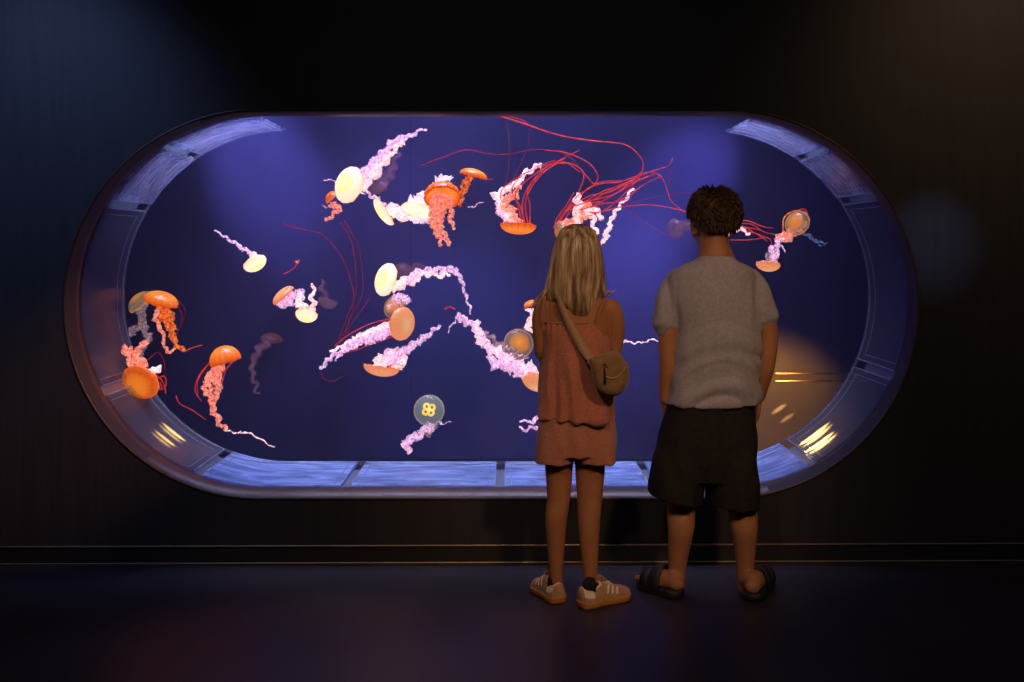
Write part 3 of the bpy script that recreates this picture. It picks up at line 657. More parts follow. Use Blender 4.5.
def head(bm, c, sc, yaw, tilt):
    """head of overall skull height sc*.215 with face toward +Y turned by yaw"""
    rot = Matrix.Rotation(yaw, 3, 'Z') @ Matrix.Rotation(tilt, 3, 'X')
    def q(x, y, z): return c + rot @ Vector((x * sc, y * sc, z * sc))
    ellipsoid(bm, q(0, -.012, .022), .072 * sc, .088 * sc, .082 * sc, rot)
    ellipsoid(bm, q(0, .022, -.030), .058 * sc, .062 * sc, .078 * sc, rot)
    ellipsoid(bm, q(0, .05, -.078), .034 * sc, .032 * sc, .026 * sc, rot)
    ellipsoid(bm, q(0, .075, .022), .045 * sc, .014 * sc, .012 * sc, rot)        # brow
    tube(bm, [q(0, .084, .018), q(0, .094, -.002), q(0, .103, -.022)], [.007 * sc, .009 * sc, .012 * sc], 10, 6)
    for s in (-1, 1):
        ellipsoid(bm, q(s * .013, .088, -.026), .008 * sc, .008 * sc, .006 * sc, rot)
        ellipsoid(bm, q(s * .035, .062, -.030), .022 * sc, .018 * sc, .02 * sc, rot)
        e = q(s * .074, -.005, -.012)
        er = rot @ Matrix.Rotation(s * -.45, 3, 'Z')
        pts = [e + er @ Vector((s * .004 * sc, math.cos(a) * .014 * sc, math.sin(a) * .028 * sc)) for a in (2 * PI * k / 14 for k in range(15))]
        tube(bm, pts, [.006 * sc], 8, cap=True); ellipsoid(bm, e, .006 * sc, .012 * sc, .024 * sc, er)
    ellipsoid(bm, q(0, .084, -.050), .022 * sc, .008 * sc, .006 * sc, rot); ellipsoid(bm, q(0, .082, -.058), .018 * sc, .008 * sc, .006 * sc, rot)
    return q, rot

def face_parts(root, q, rot, sc, hairm):
    for s in (-1, 1):
        bm = bmesh.new(); ellipsoid(bm, q(s * .030, .0715, .004), .0125 * sc, .0125 * sc, .009 * sc, rot); e = obj('eye', bm, M['eye'], root)
        bm = bmesh.new(); ellipsoid(bm, q(s * .030, .0815, .004), .0055 * sc, .003 * sc, .0055 * sc, rot); obj('iris', bm, M['iris'], e)
        bm = bmesh.new(); tube(bm, [q(s * .016, .088, .022), q(s * .032, .087, .028), q(s * .048, .076, .022)], [.002 * sc, .0032 * sc, .0015 * sc], 6, 8); obj('eyebrow', bm, hairm, root)
    bm = bmesh.new(); tube(bm, [q(-.021, .083, -.053), q(0, .0915, -.053), q(.021, .083, -.053)], [.002 * sc, .004 * sc, .002 * sc], 8, 9); obj('lips', bm, M['lip'], root)

def limb(bm, pts, rad, seg=20, n=18, flat=1.0): tube(bm, [Vector(p) for p in pts], rad, seg, n, flat)

# ===== boy
YK = 3.80; kb = YK / F
def B(px, py, dy=0.0): return P(px, py, YK + dy)
boy = empty('person', Vector((B(709, 590).x, YK, 0)))
tag(boy, 'person with short dark hair in grey t-shirt, black shorts and black slides, watching the tank', 'person')
bm = bmesh.new()
hb = B(713, 223, .015)
qb, rotb = head(bm, hb, 1.05, .28, -.12)
# neck and torso under the shirt
loft(bm, [(B(714, 232), .052, .056), (B(715, 246, -.004), .056, .058), (B(716, 254, -.006), .066, .062), (B(716, 264, -.008), .085, .06), (B(716, 272, -.006), .12, .07), (B(716, 285), .14, .08), (B(716, 310), .15, .09), (B(714, 345), .135, .09),
          (B(712, 380), .13, .088), (B(710, 405), .138, .095), (B(709, 435), .145, .105), (B(708, 465), .13, .1), (B(708, 478), .08, .07)])
# legs
def bleg(x0, x1, xk, xc, xa, ya):
    limb(bm, [B(x0, 445), B(x0 + (x1 - x0) * .6, 480, .01), B(x1, 508, .012), B(xk, 526, -.008), B(xc, 548, .0), B(xa, ya, .01), B(xa, ya + 16, .015)], [.078, .068, .055, .052, .041, .034, .032], 22, 26)
bleg(686, 681, 681, 679, 677, 570); bleg(731, 742, 744, 745, 745, 572)
# feet (bare, in slides)
def foot(bm, heel, toe, w=.036, toes=True):
    d = (toe - heel); L = d.length; d.normalize(); s = d.cross(Vector((0, 0, 1)))
    z = .028
    def q(u, v, zz): return heel + d * (u * L) + s * v + Vector((0, 0, zz))
    limb(bm, [q(.10, 0, z + .024), q(.25, 0, z + .03), q(.45, 0, z + .032), q(.62, 0, z + .024), q(.78, 0, z + .016)], [.027, .033, .030, .024, .016], 18, 12)
    for v in (-.6, 0, .6): limb(bm, [q(.3, v * w * .6, z + .018), q(.6, v * w, z + .016), q(.78, v * w, z + .013)], [.018, .016, .013], 12, 6)
    for i, v in enumerate((-1.0, -.45, 0, .42, .8)):
        l = (1.0, .99, .96, .92, .86)[i]; r = (.0115, .008, .0078, .0075, .007)[i]
        limb(bm, [q(.76, v * w * .75, z + .012), q(.9 * l, v * w * .8, z + .013), q(l * .985, v * w * .82, z + .009)], [r * 1.15, r, r * .95], 10, 6)
    ellipsoid(bm, q(.10, 0, z + .022), .030, .030, .026)
    return q
def floor_at(px, py):
    Y = F * H / (py - HY); return Vector((P(px, py, Y).x, Y, 0))
lh, lt = floor_at(680, 599), floor_at(641, 586)
rh, rt = floor_at(751, 603), floor_at(765, 583)
lh += Vector((0, .0, 0))
ql = foot(bm, lh, lt); 
limb(bm, [B(677, 566, .01), B(677, 580, .0), ql(.14, 0, .075), ql(.16, 0, .055)], [.034, .032, .031, .030], 20, 8)
qr = foot(bm, rh, rt)
limb(bm, [B(745, 566, .01), B(746, 580, .0), qr(.14, 0, .075), qr(.16, 0, .055)], [.034, .032, .031, .030], 20, 8)
# arms
limb(bm, [B(680, 286), B(670, 308), B(668, 335, .0), B(668, 366, -.005), B(666, 385, .01), B(665, 400, .02)], [.038, .042, .038, .034, .029, .024], 20, 20)
hand(bm, B(665, 402, .02), Vector((.12, .35, -1)), Vector((-1, -.2, 0)), Vector((.1, 1, 0)), .9, .25)
limb(bm, [B(749, 290), B(761, 308), B(768, 335, .0), B(766, 366, -.005), B(762, 384, .02), B(759, 398, .04)], [.036, .041, .038, .033, .028, .023], 20, 20)
hand(bm, B(759, 399, .04), Vector((-.05, .18, -1)), Vector((1, -.25, 0)), Vector((0, 1, 0)), .88, .35)
fuse(bm, 'body', M['skin_b'], boy, .0042, 5)
face_parts(boy, qb, rotb, 1.05, M['hair_b'])
# t-shirt
def folds_t(co, nn):
    x, z = co.x, co.z
    f = .0
    t = max(0, min(1, (1.12 - z) / .35))                      # more folds low on the shirt
    w = noise.noise(Vector((x * 3.1, co.y * 3, z * 3 + 4)))
    f += t * .030 * (abs(noise.noise(Vector((x * 3.5 + w, co.y * 3, (z + (x - .78) ** 2 * 2.0 + w * .03) * 17)))) - .25)
    f -= .016 * math.exp(-((x - .58 - (1.2 - z) * .15) / .02) ** 2) * max(0, min(1, (z - .98) * 6)) * (co.y < YK)
    f -= .014 * math.exp(-((x - .93 + (1.2 - z) * .12) / .02) ** 2) * max(0, min(1, (z - .98) * 6)) * (co.y < YK)
    f += .012 * noise.noise(Vector((x * 7 + w * 2, co.y * 6, z * 3.2))) + .005 * noise.noise(Vector((x * 26, co.y * 16, z * 9)))
    return nn * f
bm = bmesh.new()
loft(bm, [(B(716, 257, -.006), .062, .066), (B(716, 262, -.006), .085, .072), (B(715.5, 266, -.006), .130, .08), (B(715, 272, -.006), .163, .088), (B(714.5, 282), .176, .098), (B(715.5, 300), .177, .108), (B(717.5, 322), .166, .112),
          (B(717, 345), .166, .114), (B(715, 370), .168, .115), (B(713, 390), .174, .118), (B(712, 403), .178, .12)], 40, 2.3)
limb(bm, [B(684, 278), B(674, 291), B(668, 306), B(664, 325)], [.052, .060, .058, .0555], 24, 12)
limb(bm, [B(746, 278), B(755, 291), B(761, 305), B(766, 319)], [.052, .056, .053, .050], 24, 12)
ts = fuse(bm, 'tshirt', M['tshirt'], boy, .006, 3, folds_t)
bm = bmesh.new(); cN = B(716, 258.2, -.006)
tube(bm, [cN + Vector((math.cos(a) * .0625, math.sin(a) * .066, .002)) for a in (2 * PI * k / 28 for k in range(29))], [.0048], 8, cap=False, flat=1.2); obj('collar', bm, M['tshirt'], ts)
# shorts
def folds_s(co, nn):
    return nn * (.010 * noise.noise(Vector((co.x * 9, co.y * 9, co.z * 3))) + .004 * math.sin(co.x * 60 + noise.noise(co * 5) * 4))
bm = bmesh.new()
loft(bm, [(B(710, 397), .165, .112), (B(709, 412), .168, .118), (B(708, 435), .182, .124), (B(706, 460), .188, .122), (B(705, 478), .17, .11)], 40, 2.4)
loft(bm, [(B(686, 440), .09, .11), (B(681, 462), .108, .118), (B(676, 482), .110, .118), (B(674, 498), .104, .114, -.22)], 32, 2.4)
loft(bm, [(B(728, 440), .09, .11), (B(730, 462), .099, .118), (B(732, 485), .096, .118), (B(732.5, 505), .092, .112, -.06)], 32, 2.4)
sh = fuse(bm, 'shorts', M['shorts_b'], boy, .0052, 2, folds_s)
bm = bmesh.new(); ellipsoid(bm, B(738, 412.5, -.117), .003, .003, .002); obj('rivet', bm, M['metalz'], sh)
# slides
def slide(q, parent):
    out = [(-.02, 0), (0, .55), (.08, .85), (.2, .92), (.4, .88), (.6, 1.02), (.78, 1.12), (.92, .95), (1.0, .6), (1.03, 0)]
    bm = bmesh.new(); W = .045; pts = [(u, v) for u, v in out] + [(u, -v) for u, v in out[-2:0:-1]]
    rings = []
    for z, g in ((0, .93), (.006, 1), (.026, 1.02), (.031, .96)):
        rings.append([bm.verts.new(q(.5 + (u - .5) * g, v * W * g, z)) for u, v in pts])
    bridge(bm, rings); sl = obj('slide_sandal', bm, M['sandal'], parent)
    for u0, u1, h in ((.34, .57, .100), (.62, .82, .084)):
        bm = bmesh.new(); rows = []
        for i in range(13):
            a = PI * i / 12; row = []
            for u in (u0, u1):
                hh = h - (.010 if u == u1 else 0)
                row.append((u, -math.cos(a) * W * 1.06, .022 + math.sin(a) ** .8 * (hh - .012)))
            rows.append(row)
        vv = [[bm.verts.new(q(*row[0])), bm.verts.new(q(*row[1])), bm.verts.new(q(row[1][0], row[1][1] * 1.09, row[1][2] + .004)), bm.verts.new(q(row[0][0], row[0][1] * 1.09, row[0][2] + .004))] for row in rows]
        bridge(bm, vv); obj('strap', bm, M['sandal'], sl)
slide(ql, boy); slide(qr, boy)
# boy's hair: scalp shell and many short locks
def hairdo(root, q, rot, sc, m, locks):
    bm = bmesh.new(); rings = []; N_ = 26
    for i in range(N_ + 1):
        ph = i / N_ * PI
        ring = []
        for k in range(40):
            a = 2 * PI * k / 40                                   # a = 90 deg: face side
            lim = 1.0
            fr_ = .5 + .5 * math.sin(a)
            pmax = math.radians(138 - 82 * fr_ ** 1.4)
            p = ph / PI * pmax
            r = 1 + .06 * noise.noise(Vector((math.cos(a) * 2, math.sin(a) * 2, p * 3)))
            ring.append(bm.verts.new(q(.083 * math.sin(p) * math.cos(a) * r, -.016 + .098 * math.sin(p) * math.sin(a) * r, .028 + .09 * math.cos(p) * r)))
        rings.append(ring)
    bridge(bm, rings, capends=True)
    for k in range(locks):
        a = R.uniform(0, 2 * PI); fr_ = .5 + .5 * math.sin(a); pmax = math.radians(137 - 81 * fr_ ** 1.4)
        p = math.acos(1 - R.random() * (1 - math.cos(pmax)))
        nn = Vector((math.sin(p) * math.cos(a), math.sin(p) * math.sin(a), math.cos(p)))
        base = Vector((.080 * nn.x, -.016 + .094 * nn.y, .028 + .087 * nn.z))
        dn = Vector((math.cos(a) * math.cos(p), math.sin(a) * math.cos(p), -math.sin(p)))          # down the head
        sw = Vector((-math.sin(a), math.cos(a), 0)) * (noise.noise(base * 18) * 1.6 + R.uniform(-.35, .35))
        l = (.034 - .016 * (p / pmax)) * R.uniform(.7, 1.25)
        d = (dn * 1.0 + sw + nn * .45).normalized()
        p1 = base + nn * .008 + d * l * .5; p2 = base + d * l + nn * (.006 + R.uniform(0, .006))
        tube(bm, [q(*base), q(*p1), q(*p2)], [.0036 * sc, .0032 * sc, .0006], 4, 5, cap=False)
    return obj('hair', bm, m, root)
hairdo(boy, qb, rotb, 1.05, M['hair_b'], 1900)

# ===== girl
YK = 3.76; kg = YK / F
girl = empty('person', Vector((P(574, 590, YK).x, YK, 0)))
tag(girl, 'person with long blonde hair in rust sleeveless top and shorts, facing the tank', 'person')
G = B
bm = bmesh.new()
hg = G(577, 255, .012)
qg, rotg = head(bm, hg, .98, -.10, -.05)
loft(bm, [(G(577, 272), .046, .05), (G(577, 284, -.004), .043, .048), (G(577, 292, -.006), .05, .05), (G(577, 297, -.006), .09, .055), (G(577, 303, -.004), .125, .062), (G(577, 315), .128, .07), (G(577, 335), .118, .075), (G(577, 365), .11, .078),
          (G(577, 395), .115, .08), (G(576, 420), .125, .09), (G(575, 440), .13, .095), (G(575, 455), .09, .07)])
limb(bm, [G(562, 430), G(559, 455), G(559, 480, .003), G(558.5, 500, -.002), G(556, 519, -.012), G(556, 545, -.01), G(556, 572, -.015), G(557, 592, -.02)], [.066, .056, .050, .044, .042, .034, .0255, .025], 22, 30)
limb(bm, [G(589, 430), G(590, 455), G(590, 480, .003), G(589.5, 500, -.002), G(589, 520, -.012), G(589.5, 548, -.02), G(590.5, 576, -.03), G(590, 594, -.045)], [.07, .060, .054, .048, .043, .035, .0265, .0255], 22, 30)
# arms, elbows bent and hands brought together in front
limb(bm, [G(545, 306), G(541, 318), G(541, 335, .01), G(543, 356, .03), G(550, 352, .12), G(561, 346, .20)], [.036, .035, .031, .028, .025, .019], 18, 22)
hand(bm, G(561, 346, .20), Vector((.8, .6, .25)), Vector((-.4, .6, .5)), Vector((0, .2, 1)), .82, .45)
limb(bm, [G(610, 306), G(615, 318), G(616, 335, .01), G(613, 354, .03), G(606, 350, .12), G(595, 345, .20)], [.037, .036, .032, .028, .025, .019], 18, 22)
hand(bm, G(595, 345, .20), Vector((-.8, .6, .25)), Vector((.4, .6, .5)), Vector((0, .2, 1)), .82, .45)
fuse(bm, 'body', M['skin_g'], girl, .0042, 5)
face_parts(girl, qg, rotg, .98, M['hair_g'])
# top: gathered sleeveless blouse
def folds_g(co, nn):
    t = max(0, min(1, (1.06 - co.z) / .35))
    a = math.atan2(co.y - (YK), co.x - .243)
    tt = max(0, 1 - t * 3.2)
    return nn * (.0028 * tt * math.sin(a * 34 + noise.noise(co * 8) * 3) + (.004 + .020 * t) * noise.noise(Vector((a * 3.2 + noise.noise(co * 4), 3, co.z * 2.5))) + .016 * t * noise.noise(Vector((co.x * 11, co.y * 11, co.z * 7))) + .0035 * noise.noise(Vector((co.x * 34, co.y * 34, co.z * 12))))
bm = bmesh.new()
loft(bm, [(G(570, 322), .106, .082), (G(572, 328), .120, .086), (G(575, 340), .126, .095), (G(576, 360), .131, .105), (G(576.5, 385), .139, .113), (G(577, 405), .146, .12), (G(577, 417, 0), .149, .123, -.03)], 48, 2.2)
top = fuse(bm, 'blouse', M['rust'], girl, .005, 2, folds_g)
bm = bmesh.new()
pts = []
for k in range(49):
    a = 2 * PI * k / 48; c = G(570, 321.5)
    pts.append(c + Vector((math.cos(a) * .106, math.sin(a) * .0825, .004 * math.sin(a * 24))))
tube(bm, pts, [.0035], 8, cap=False, flat=.8); obj('neckline_band', bm, M['rust'], top)
for pts in ([G(545, 322, -.062), G(543, 308, -.064), G(545, 298, -.03), G(547, 299, .03), G(549, 318, .07)], [G(595, 322, -.066), G(601, 308, -.070), G(605, 298, -.035), G(604, 299, .03), G(600, 318, .07)]):
    bm = bmesh.new(); tube(bm, pts, [.0042], 8, 16, flat=.6); obj('shoulder_strap', bm, M['rust'], top)
# shorts
def folds_h(co, nn): return nn * (.006 * noise.noise(Vector((co.x * 12, co.y * 12, co.z * 4))) + .003 * math.sin(co.x * 90 + noise.noise(co * 6) * 4))
bm = bmesh.new()
loft(bm, [(G(576, 408), .132, .10), (G(576, 425), .146, .11), (G(576, 442), .152, .113), (G(576, 453), .15, .11)], 40, 2.4)
loft(bm, [(G(557, 430), .07, .10), (G(555.5, 446), .073, .105), (G(554.5, 460.5), .0735, .104)], 32, 2.5)
loft(bm, [(G(594, 430), .075, .10), (G(595.5, 446), .0765, .105), (G(596, 460.5), .0765, .104)], 32, 2.5)
fuse(bm, 'shorts', M['rust2'], girl, .005, 2, folds_h)

# girl's hair
def long_hair(root):
    # silhouette: (py, left px, right px, back depth m)
    prof = [(224, 573, 580, .02), (226, 566, 588, .055), (231, 560, 594, .085), (240, 556, 598.5, .105), (252, 553, 601, .115), (265, 551, 602.5, .115), (278, 548, 604, .105), (290, 545, 605, .097), (299, 547, 601, .092), (307, 557, 598, .09), (314, 564, 595, .088)]
    def row(t):
        x = t * (len(prof) - 1); k = min(int(x), len(prof) - 2); f = x - k
        return [a * (1 - f) + b * f for a, b in zip(prof[k], prof[k + 1])]
    def pt(t, a, g=1.0):
        """a: 0..1 from left side front over the back to right side front"""
        py, l, r, dp = row(t); c = (l + r) / 2; hw = (r - l) / 2 * kg
        th = PI * (1.0 + a)                                           # pi..2pi through the back (-Y)
        ext = .30 if t < .62 else .12
        th = PI - ext + (PI + 2 * ext) * a
        return G(c, py, .012) + Vector((math.cos(th) * hw * g, math.sin(th) * dp * g if math.sin(th) < 0 else math.sin(th) * .09 * g, 0))
    bm = bmesh.new(); rows = []; NA = 60; NT = 30
    for i in range(NT + 1):
        t = i / NT; rows.append([bm.verts.new(pt(t, k / NA, .955 + .02 * noise.noise(Vector((k * .35, t * .8, 0))))) for k in range(NA + 1)])
    inner_ = []
    for i in range(NT + 1):
        t = i / NT; inner_.append([bm.verts.new(pt(t, k / NA, .84)) for k in range(NA + 1)])
    bridge(bm, rows, closed=False); bridge(bm, inner_, closed=False)
    for i in range(NT):
        for k in (0, NA): bm.faces.new((rows[i][k], rows[i + 1][k], inner_[i + 1][k], inner_[i][k]))
    for k in range(NA): bm.faces.new((rows[NT][k], rows[NT][k + 1], inner_[NT][k + 1], inner_[NT][k]))
    # top of the head in front, brushed back from the forehead
    ellipsoid(bm, qg(0, .012, .045), .074, .080, .072, rotg)
    for s in range(1300):
        a = R.random(); t0 = R.choice((0.02, .04, .08, .15, .3)) * R.uniform(.5, 1.2); t1 = R.uniform(.82, 1.03) if R.random() < .85 else R.uniform(.6, .9)
        g = R.uniform(.95, 1.03); pts = []; dr = R.uniform(-.012, .012); ph = R.uniform(0, 6)
        for j in range(9):
            t = t0 + (t1 - t0) * j / 8; aa = min(1, max(0, a + dr * j / 8 + .006 * math.sin(j * .9 + ph)))
            pts.append(pt(min(t, 1), aa, g + .012 * math.sin(j * .7 + ph)) + Vector((0, 0, -.02 * max(0, t - 1) * 10 * .5)))
        w = R.uniform(.0012, .0026); tube(bm, pts, [w, w, w * .3], 3, cap=False)
    for pts in ([G(600, 285, -.03), G(604, 291, -.03), G(609, 294, -.02), G(612, 291, -.01)], [G(602, 280, -.04), G(603, 291, -.05), G(607, 296, -.04)], [G(545, 290, -.02), G(538, 298, -.0), G(533, 304, .01)], [G(547, 290, -.03), G(540, 302, -.03), G(539, 312, -.02)]):
        for z in range(7):
            o_ = Vector((R.uniform(-.006, .006), R.uniform(-.006, .006), R.uniform(-.004, .004))); tube(bm, [p + o_ * (1 + i) * .7 for i, p in enumerate(pts)], [.0026, .002, .0006], 4, 8, cap=False)
    return obj('hair', bm, M['hair_g'], root)
long_hair(girl)

# shoes
def shoe(parent, heel, toe, lat, wz=1.0):
    """low suede trainer; lat=+1 when the striped outer side lies on the right of the heel-to-toe direction"""
    d = toe - heel; L = d.length; d.normalize(); s = d.cross(Vector((0, 0, 1)))
    def q(u, v, z): return heel + d * (u * L) + s * v + Vector((0, 0, z))
    W = .043
    def hw(u): return W * (.62 + .38 * math.sin(min(1, u / .22) * PI / 2) - .16 * math.exp(-((u - .38) / .16) ** 2) + .06 * math.exp(-((u - .70) / .15) ** 2)) * (1 - max(0, (u - .80) / .2) ** 2.2 * .62)
    def ht(u):
        if u < .28: return .076 - .012 * math.sin(u / .28 * PI)
        if u < .45: return .076 + .006 * (u - .28) / .17
        return max(.034, .082 - (.082 - .05) * ((u - .45) / .35)) if u < .80 else .05 - .016 * ((u - .8) / .2) ** 2
    root = None
    bm = bmesh.new(); rings = []; us = [0, .02, .06, .12, .2, .3, .4, .5, .6, .7, .8, .88, .94, .98, 1.0]
    for z, g in ((0, .95), (.004, 1.02), (.018, 1.05), (.024, 1.0)):
        loop = [(u, hw(u) * (1 if 0 < u < 1 else .55)) for u in us]
        rings.append([bm.verts.new(q(.5 + (u - .5) * (1.02 if z else 1), v * g, z)) for u, v in loop] + [bm.verts.new(q(.5 + (u - .5) * (1.02 if z else 1), -v * g, z)) for u, v in loop[::-1]])
    bridge(bm, rings)
    sh_ = obj('shoe', bm, M['gum'], parent)
    sh_.data.materials[0] = M['gum']
    def U(u, a, off=0.0):
        w, h = hw(u) * .97 + off, ht(u) - .018 + off
        e = .72
        return q(u, -math.copysign(abs(math.cos(a)) ** e, math.cos(a)) * w * (1 - .16 * max(0, math.sin(a))), .018 + math.sin(a) ** .8 * h)
    def patch(u0, u1, a0, a1, off, nu=10, na=14):
        bm = bmesh.new(); g = []
        for i in range(nu + 1):
            u = u0 + (u1 - u0) * i / nu; g.append([bm.verts.new(U(u, a0 + (a1 - a0) * j / na, off)) for j in range(na + 1)])
        bridge(bm, g, closed=False); return bm
    # upper: heel quarters open on top, then the closed vamp
    bm = bmesh.new(); g = []
    for i in range(25):
        u = .01 + .98 * i / 24; g.append([bm.verts.new(U(u, PI * j / 20)) for j in range(21)])
    for i in range(24):
        for j in range(20):
            if 2 <= i <= 8 and 7 <= j <= 12: continue
            bm.faces.new((g[i][j], g[i + 1][j], g[i + 1][j + 1], g[i][j + 1]))
    bm.faces.new(g[0]); bm.faces.new(g[-1][::-1])
    obj('upper', bm, M['upper'], sh_)
    bm = patch(.60, .985, .25, PI - .25, .0016); obj('toe_cap', bm, M['upper_p'], sh_)
    for a0, a1 in ((.35, 1.15), (PI - 1.15, PI - .35)):
        bm = patch(.02, .20, a0, a1, .0022); obj('heel_tab', bm, M['cream'], sh_)
    bm = bmesh.new(); pts = [U(u, a, .001) for u, a in ((.03, PI / 2), (.06, 1.05), (.15, 1.0), (.26, 1.0), (.36, 1.1), (.38, PI / 2), (.36, PI - 1.1), (.26, PI - 1.0), (.15, PI - 1.0), (.06, PI - 1.05), (.03, PI / 2))]
    tube(bm, pts, [.0045], 8, 40, cap=False); obj('collar', bm, M['cream'], sh_)
    for k in range(3):
        bm = bmesh.new(); u0 = .40 + k * .085; rows = []
        for j in range(9):
            f = j / 8; a = .30 + .72 * f; u = u0 + .035 - .0 + f * -.0 + (.06 * f); 
            aa = a if lat < 0 else PI - a
            rows.append([bm.verts.new(U(u, aa, .0032)), bm.verts.new(U(u + .036, aa, .0032)), bm.verts.new(U(u + .036, aa, .001)), bm.verts.new(U(u, aa, .001))])
        bridge(bm, rows); obj('stripe', bm, M['cream'], sh_)
    for k in range(4):
        bm = bmesh.new(); u = .43 + k * .05; tube(bm, [U(u, 1.1, .003), U(u + .01, PI / 2, .005), U(u, PI - 1.1, .003)], [.0026], 6, 7); obj('lace', bm, M['cream'], sh_)
    bm = bmesh.new()
    for sg in (-1, 1):
        c = U(.42, PI / 2, .006); tube(bm, [c, c + s * sg * .016 + Vector((0, 0, .014)), c + s * sg * .026 + Vector((0, 0, .006)), c + s * sg * .012], [.0025], 6, 12)
    obj('lace_bow', bm, M['upper_p'], sh_)
    bm = bmesh.new(); tube(bm, [U(.50, PI / 2, .002), U(.42, PI / 2, .010), U(.37, PI / 2, .022)], [.012, .013, .011], 10, 8, flat=.3); obj('tongue', bm, M['upper_p'], sh_)
    # sock
    bm = bmesh.new(); c = q(.21, 0, .045); tube(bm, [q(.20, 0, .04), q(.20, 0, .062), q(.205, 0, .082)], [.029, .0285, .0275], 18, 6, flat=.95); obj('sock', bm, M['sock'], sh_)
    return q
# feet positions: heel and toe on the floor
shoe(girl, floor_at(559.5, 603.5) + Vector((0, 0, 0)), floor_at(537, 588), -1)
shoe(girl, floor_at(580, 608), floor_at(628, 597), 1)

# ===== bag
bc = G(608, 374, -.165)
bag = empty('crossbody_bag', bc)
tag(bag, 'small olive brown half-moon suede bag hanging at the girl\'s right hip', 'bag')
# half moon profile in pixel space (flat top edge sloping, round belly)
prof = [(588, 358), (597, 355.5), (606, 352.5), (616, 350), (622, 355), (627, 364), (630, 375), (627, 387), (619, 395.5), (609, 396.5), (601, 393), (595, 384), (591, 371)]
pc = [catmull([Vector((x, y, 0)) for x, y in prof + prof[:1]], 49)[i] for i in range(48)]
bm = bmesh.new(); rings = []
cxx = sum(p.x for p in pc) / 48; cyy = sum(p.y for p in pc) / 48
for dy, g in ((-.042, .55), (-.038, .78), (-.024, .95), (-.004, 1), (.016, .97), (.028, .82), (.032, .55)):
    rings.append([bm.verts.new(P(cxx + (p.x - cxx) * g, cyy + (p.y - cyy) * g, bc.y + dy)) for p in pc])
bridge(bm, rings); bo = obj('pouch', bm, M['suede'], bag)
md = bo.modifiers.new('sub', 'SUBSURF'); md.levels = 1; md.render_levels = 2
bm = bmesh.new(); tube(bm, [P(602, 373, bc.y - .0375), P(609, 378, bc.y - .042), P(617, 377, bc.y - .041), P(625, 368, bc.y - .034)], [.0035], 8, 16); z_ = obj('zip', bm, M['strap'], bag)
bm = bmesh.new(); tube(bm, [P(604, 367, bc.y - .043), P(605, 376, bc.y - .050), P(605, 383, bc.y - .050)], [.0022, .0035, .005], 6, 8, flat=.4); obj('zip_pull', bm, M['sock'], z_)
bm = bmesh.new(); tube(bm, [P(602, 366, bc.y - .04), P(605, 364, bc.y - .045), P(607, 368, bc.y - .045)], [.002], 6, 8); obj('ring', bm, M['metalz'], z_)
bm = bmesh.new(); tube(bm, [P(592, 372, bc.y - .03), P(604, 362, bc.y - .038), P(616, 358, bc.y - .036), P(624, 362, bc.y - .028)], [.0018], 6, 16); obj('seam', bm, M['strap'], bag)
def strap(pts, w=.0165):
    bm = bmesh.new(); path = catmull(pts, 40); rows = []
    cc_ = G(577, 340)
    for i, p in enumerate(path):
        t = (path[min(i + 1, 39)] - path[max(i - 1, 0)]).normalized(); outw = (p - Vector((cc_.x, cc_.y, p.z))); outw = (outw - t * outw.dot(t)).normalized(); sd = t.cross(outw)
        rows.append([bm.verts.new(p + sd * w + outw * .001), bm.verts.new(p - sd * w + outw * .001), bm.verts.new(p - sd * w - outw * .0015), bm.verts.new(p + sd * w - outw * .0015)])
    bridge(bm, rows); return bm
obj('strap', strap([bc + Vector((-.062, .01, .055)), G(584, 350, -.120), G(574, 333, -.108), G(565, 317, -.088), G(559, 303, -.078), G(556, 294, -.02), G(557, 298, .05), G(570, 325, .10), G(590, 350, .125), G(612, 368, .10), G(628, 372, .0), P(626, 366, bc.y + .02)]), M['strap'], bag)

# ------------------------------------------------------------------ lights
def spot(loc, target, energy, col, size_deg, blend=.6, rad=.05, sx=1, sy=1):
    l = bpy.data.lights.new('spot_lamp', 'SPOT'); l.energy = energy; l.color = col; l.spot_size = math.radians(size_deg); l.spot_blend = blend; l.shadow_soft_size = rad
    o = bpy.data.objects.new('spot_lamp', l); COL.objects.link(o); o.location = loc
    o.rotation_euler = (Vector(target) - Vector(loc)).to_track_quat('-Z', 'Y').to_euler(); o.scale = (sx, sy, 1)
    return o
def area(loc, target, energy, col, sx, sy, spread=180):
    l = bpy.data.lights.new('area_lamp', 'AREA'); l.energy = energy; l.color = col; l.shape = 'RECTANGLE'; l.size = sx; l.size_y = sy; l.spread = math.radians(spread)
    o = bpy.data.objects.new('area_lamp', l); COL.objects.link(o); o.location = loc
    o.rotation_euler = (Vector(target) - Vector(loc)).to_track_quat('-Z', 'Y').to_euler()
    return o
BL = (.18, .17, 1.0)
# tank lights above the water line
area((-.1, 5.2, 2.75), (-.1, 6.0, 0.9), 12, (.33, .29, 1), 1.8, .3)
area((-.2, 4.60, 2.5), (-.2, 4.62, 0.0), 12, (.55, .62, 1), 3.2, .2, 60)
area((-.2, 5.1, 2.6), (-.2, 5.06, 0.0), 13, (.75, .7, 1), 3.2, .25, 50)
spot((-1.7, 4.95, 2.85), P(262, 165, 6.0), 130, (.38, .29, 1), 32, 1)
spot((1.9, 5.0, 2.85), P(690, 175, 6.0), 165, (.34, .26, 1), 25, 1)
spot((1.1, 4.95, 2.85), P(625, 300, 6.1), 230, (.40, .30, 1), 28, 1)
spot((.2, 4.9, 2.85), P(340, 270, 6.1), 80, (.34, .22, 1), 36, 1)
spot((-.3, 4.9, 2.85), P(470, 410, 6.1), 150, (.22, .28, 1), 36, 1)
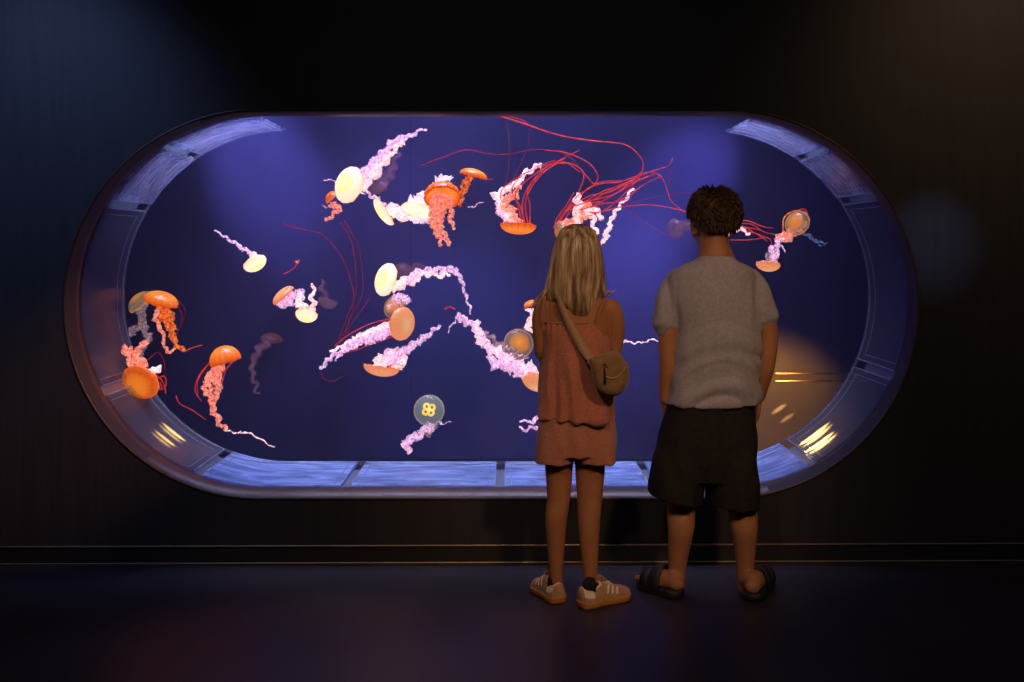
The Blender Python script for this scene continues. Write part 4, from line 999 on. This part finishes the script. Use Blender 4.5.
# added warm spots imitating the amber reflected glow low in the tank
spot((1.42, 5.25, .75), P(768, 402, 6.0), 58, (1, .34, .02), 66, 1)
spot((.0, 4.6, 1.7), P(806, 432, 4.6), 26, (1, .45, .12), 17, 1, .02)
spot((.1, 4.6, 1.7), P(160, 432, 4.6), 20, (1, .45, .15), 17, 1, .02)
# warm lamps in the visitors' room
spot((1.6, .2, 3.1), (.55, 3.8, .7), 185, (1, .58, .30), 25, .8, .15)
spot((-.6, .4, 3.1), (.45, 3.8, .9), 85, (1, .70, .50), 27, .8, .15)
# washes on the dark wall
spot((-2.3, 2.9, 3.1), (-2.0, D, 1.6), 95, (.28, .42, 1), 60, 1, .1)
spot((2.6, 2.6, 3.1), (2.3, D, 1.9), 40, (1, .62, .36), 75, 1, .1)
spot((1.9, 2.6, 1.9), P(932, 245, D), 22, (.35, .48, 1), 17, 1, .03)
spot((2.5, .5, 3.1), (1.55, 3.0, 0), 16, (.35, .45, 1), 40, 1, .1)
spot((-.9, .6, 3.1), (-.8, 2.9, 0), 18, (1, .55, .6), 45, 1, .1)
spot((-.2, 2.2, 3.1), (-.7, D, .05), 60, (1, .62, .25), 26, 1, .02)
spot((1.6, 2.6, 2.9), P(105, 400, D + .1), 420, (1, .42, .14), 16, 1, .02)
area((0, 1.0, 3.15), (0, 1.2, 0), 9, (1, .85, .8), 3, 2)  # added overhead fill, lifts the dark tones of the room
# spots added beside the acrylic ring, imitating reflected lamps as warm pools
def pool(px, py, Y, e, deg, src, sx=.28):
    return spot(src, P(px, py, Y), e, (1, .55, .12), deg, 1, .004, sx, 1)
def near(px, py, Y, d=.42):
    p = P(px, py, Y); v = Vector((.06, Y, 1.2)) - p; v.y = 0; return p + v.normalized() * d
for px, py, Y, e, a in ((172, 434, 4.66, 380, 20), (162, 441, 4.53, 300, 18), (814, 436, 4.66, 1300, 24), (824, 447, 4.53, 1300, 24)):
    pool(px, py, Y, e, a, near(px, py, Y), .30)
for px, py, e in ((779, 409, 60), (787, 418, 34)):  # added spots imitating fainter lamp reflections on the back wall
    p = P(px, py, 6.02); o = spot(p + Vector((-.05, -.5, .1)), p, e, (1, .42, .06), 14, 1, .003, .25, 1); o.rotation_euler.rotate_axis('Z', math.radians(-55))

# ------------------------------------------------------------------ world, camera
w = bpy.data.worlds.new('world'); SC.world = w; w.use_nodes = True
w.node_tree.nodes['Background'].inputs[0].default_value = (.01, .01, .015, 1); w.node_tree.nodes['Background'].inputs[1].default_value = .1
cam = bpy.data.cameras.new('camera'); co = bpy.data.objects.new('camera', cam); COL.objects.link(co)
cam.sensor_width = 36; cam.lens = F * 36 / 1024; cam.shift_y = -(341 - HY) / 1024; cam.clip_start = .05
s_ = ROLL; c_ = math.cos(s_); sn = math.sin(s_)
co.matrix_world = Matrix(((c_, sn, 0, 0), (0, 0, -1, 0), (-sn, c_, 0, H), (0, 0, 0, 1)))
SC.camera = co
SC.view_settings.view_transform = 'Standard'
SC.cycles.use_denoising = True
SC.cycles.transparent_max_bounces = 24
SC.cycles.max_bounces = 6; SC.cycles.diffuse_bounces = 3; SC.cycles.volume_bounces = 1
SC.cycles.sample_clamp_indirect = 3
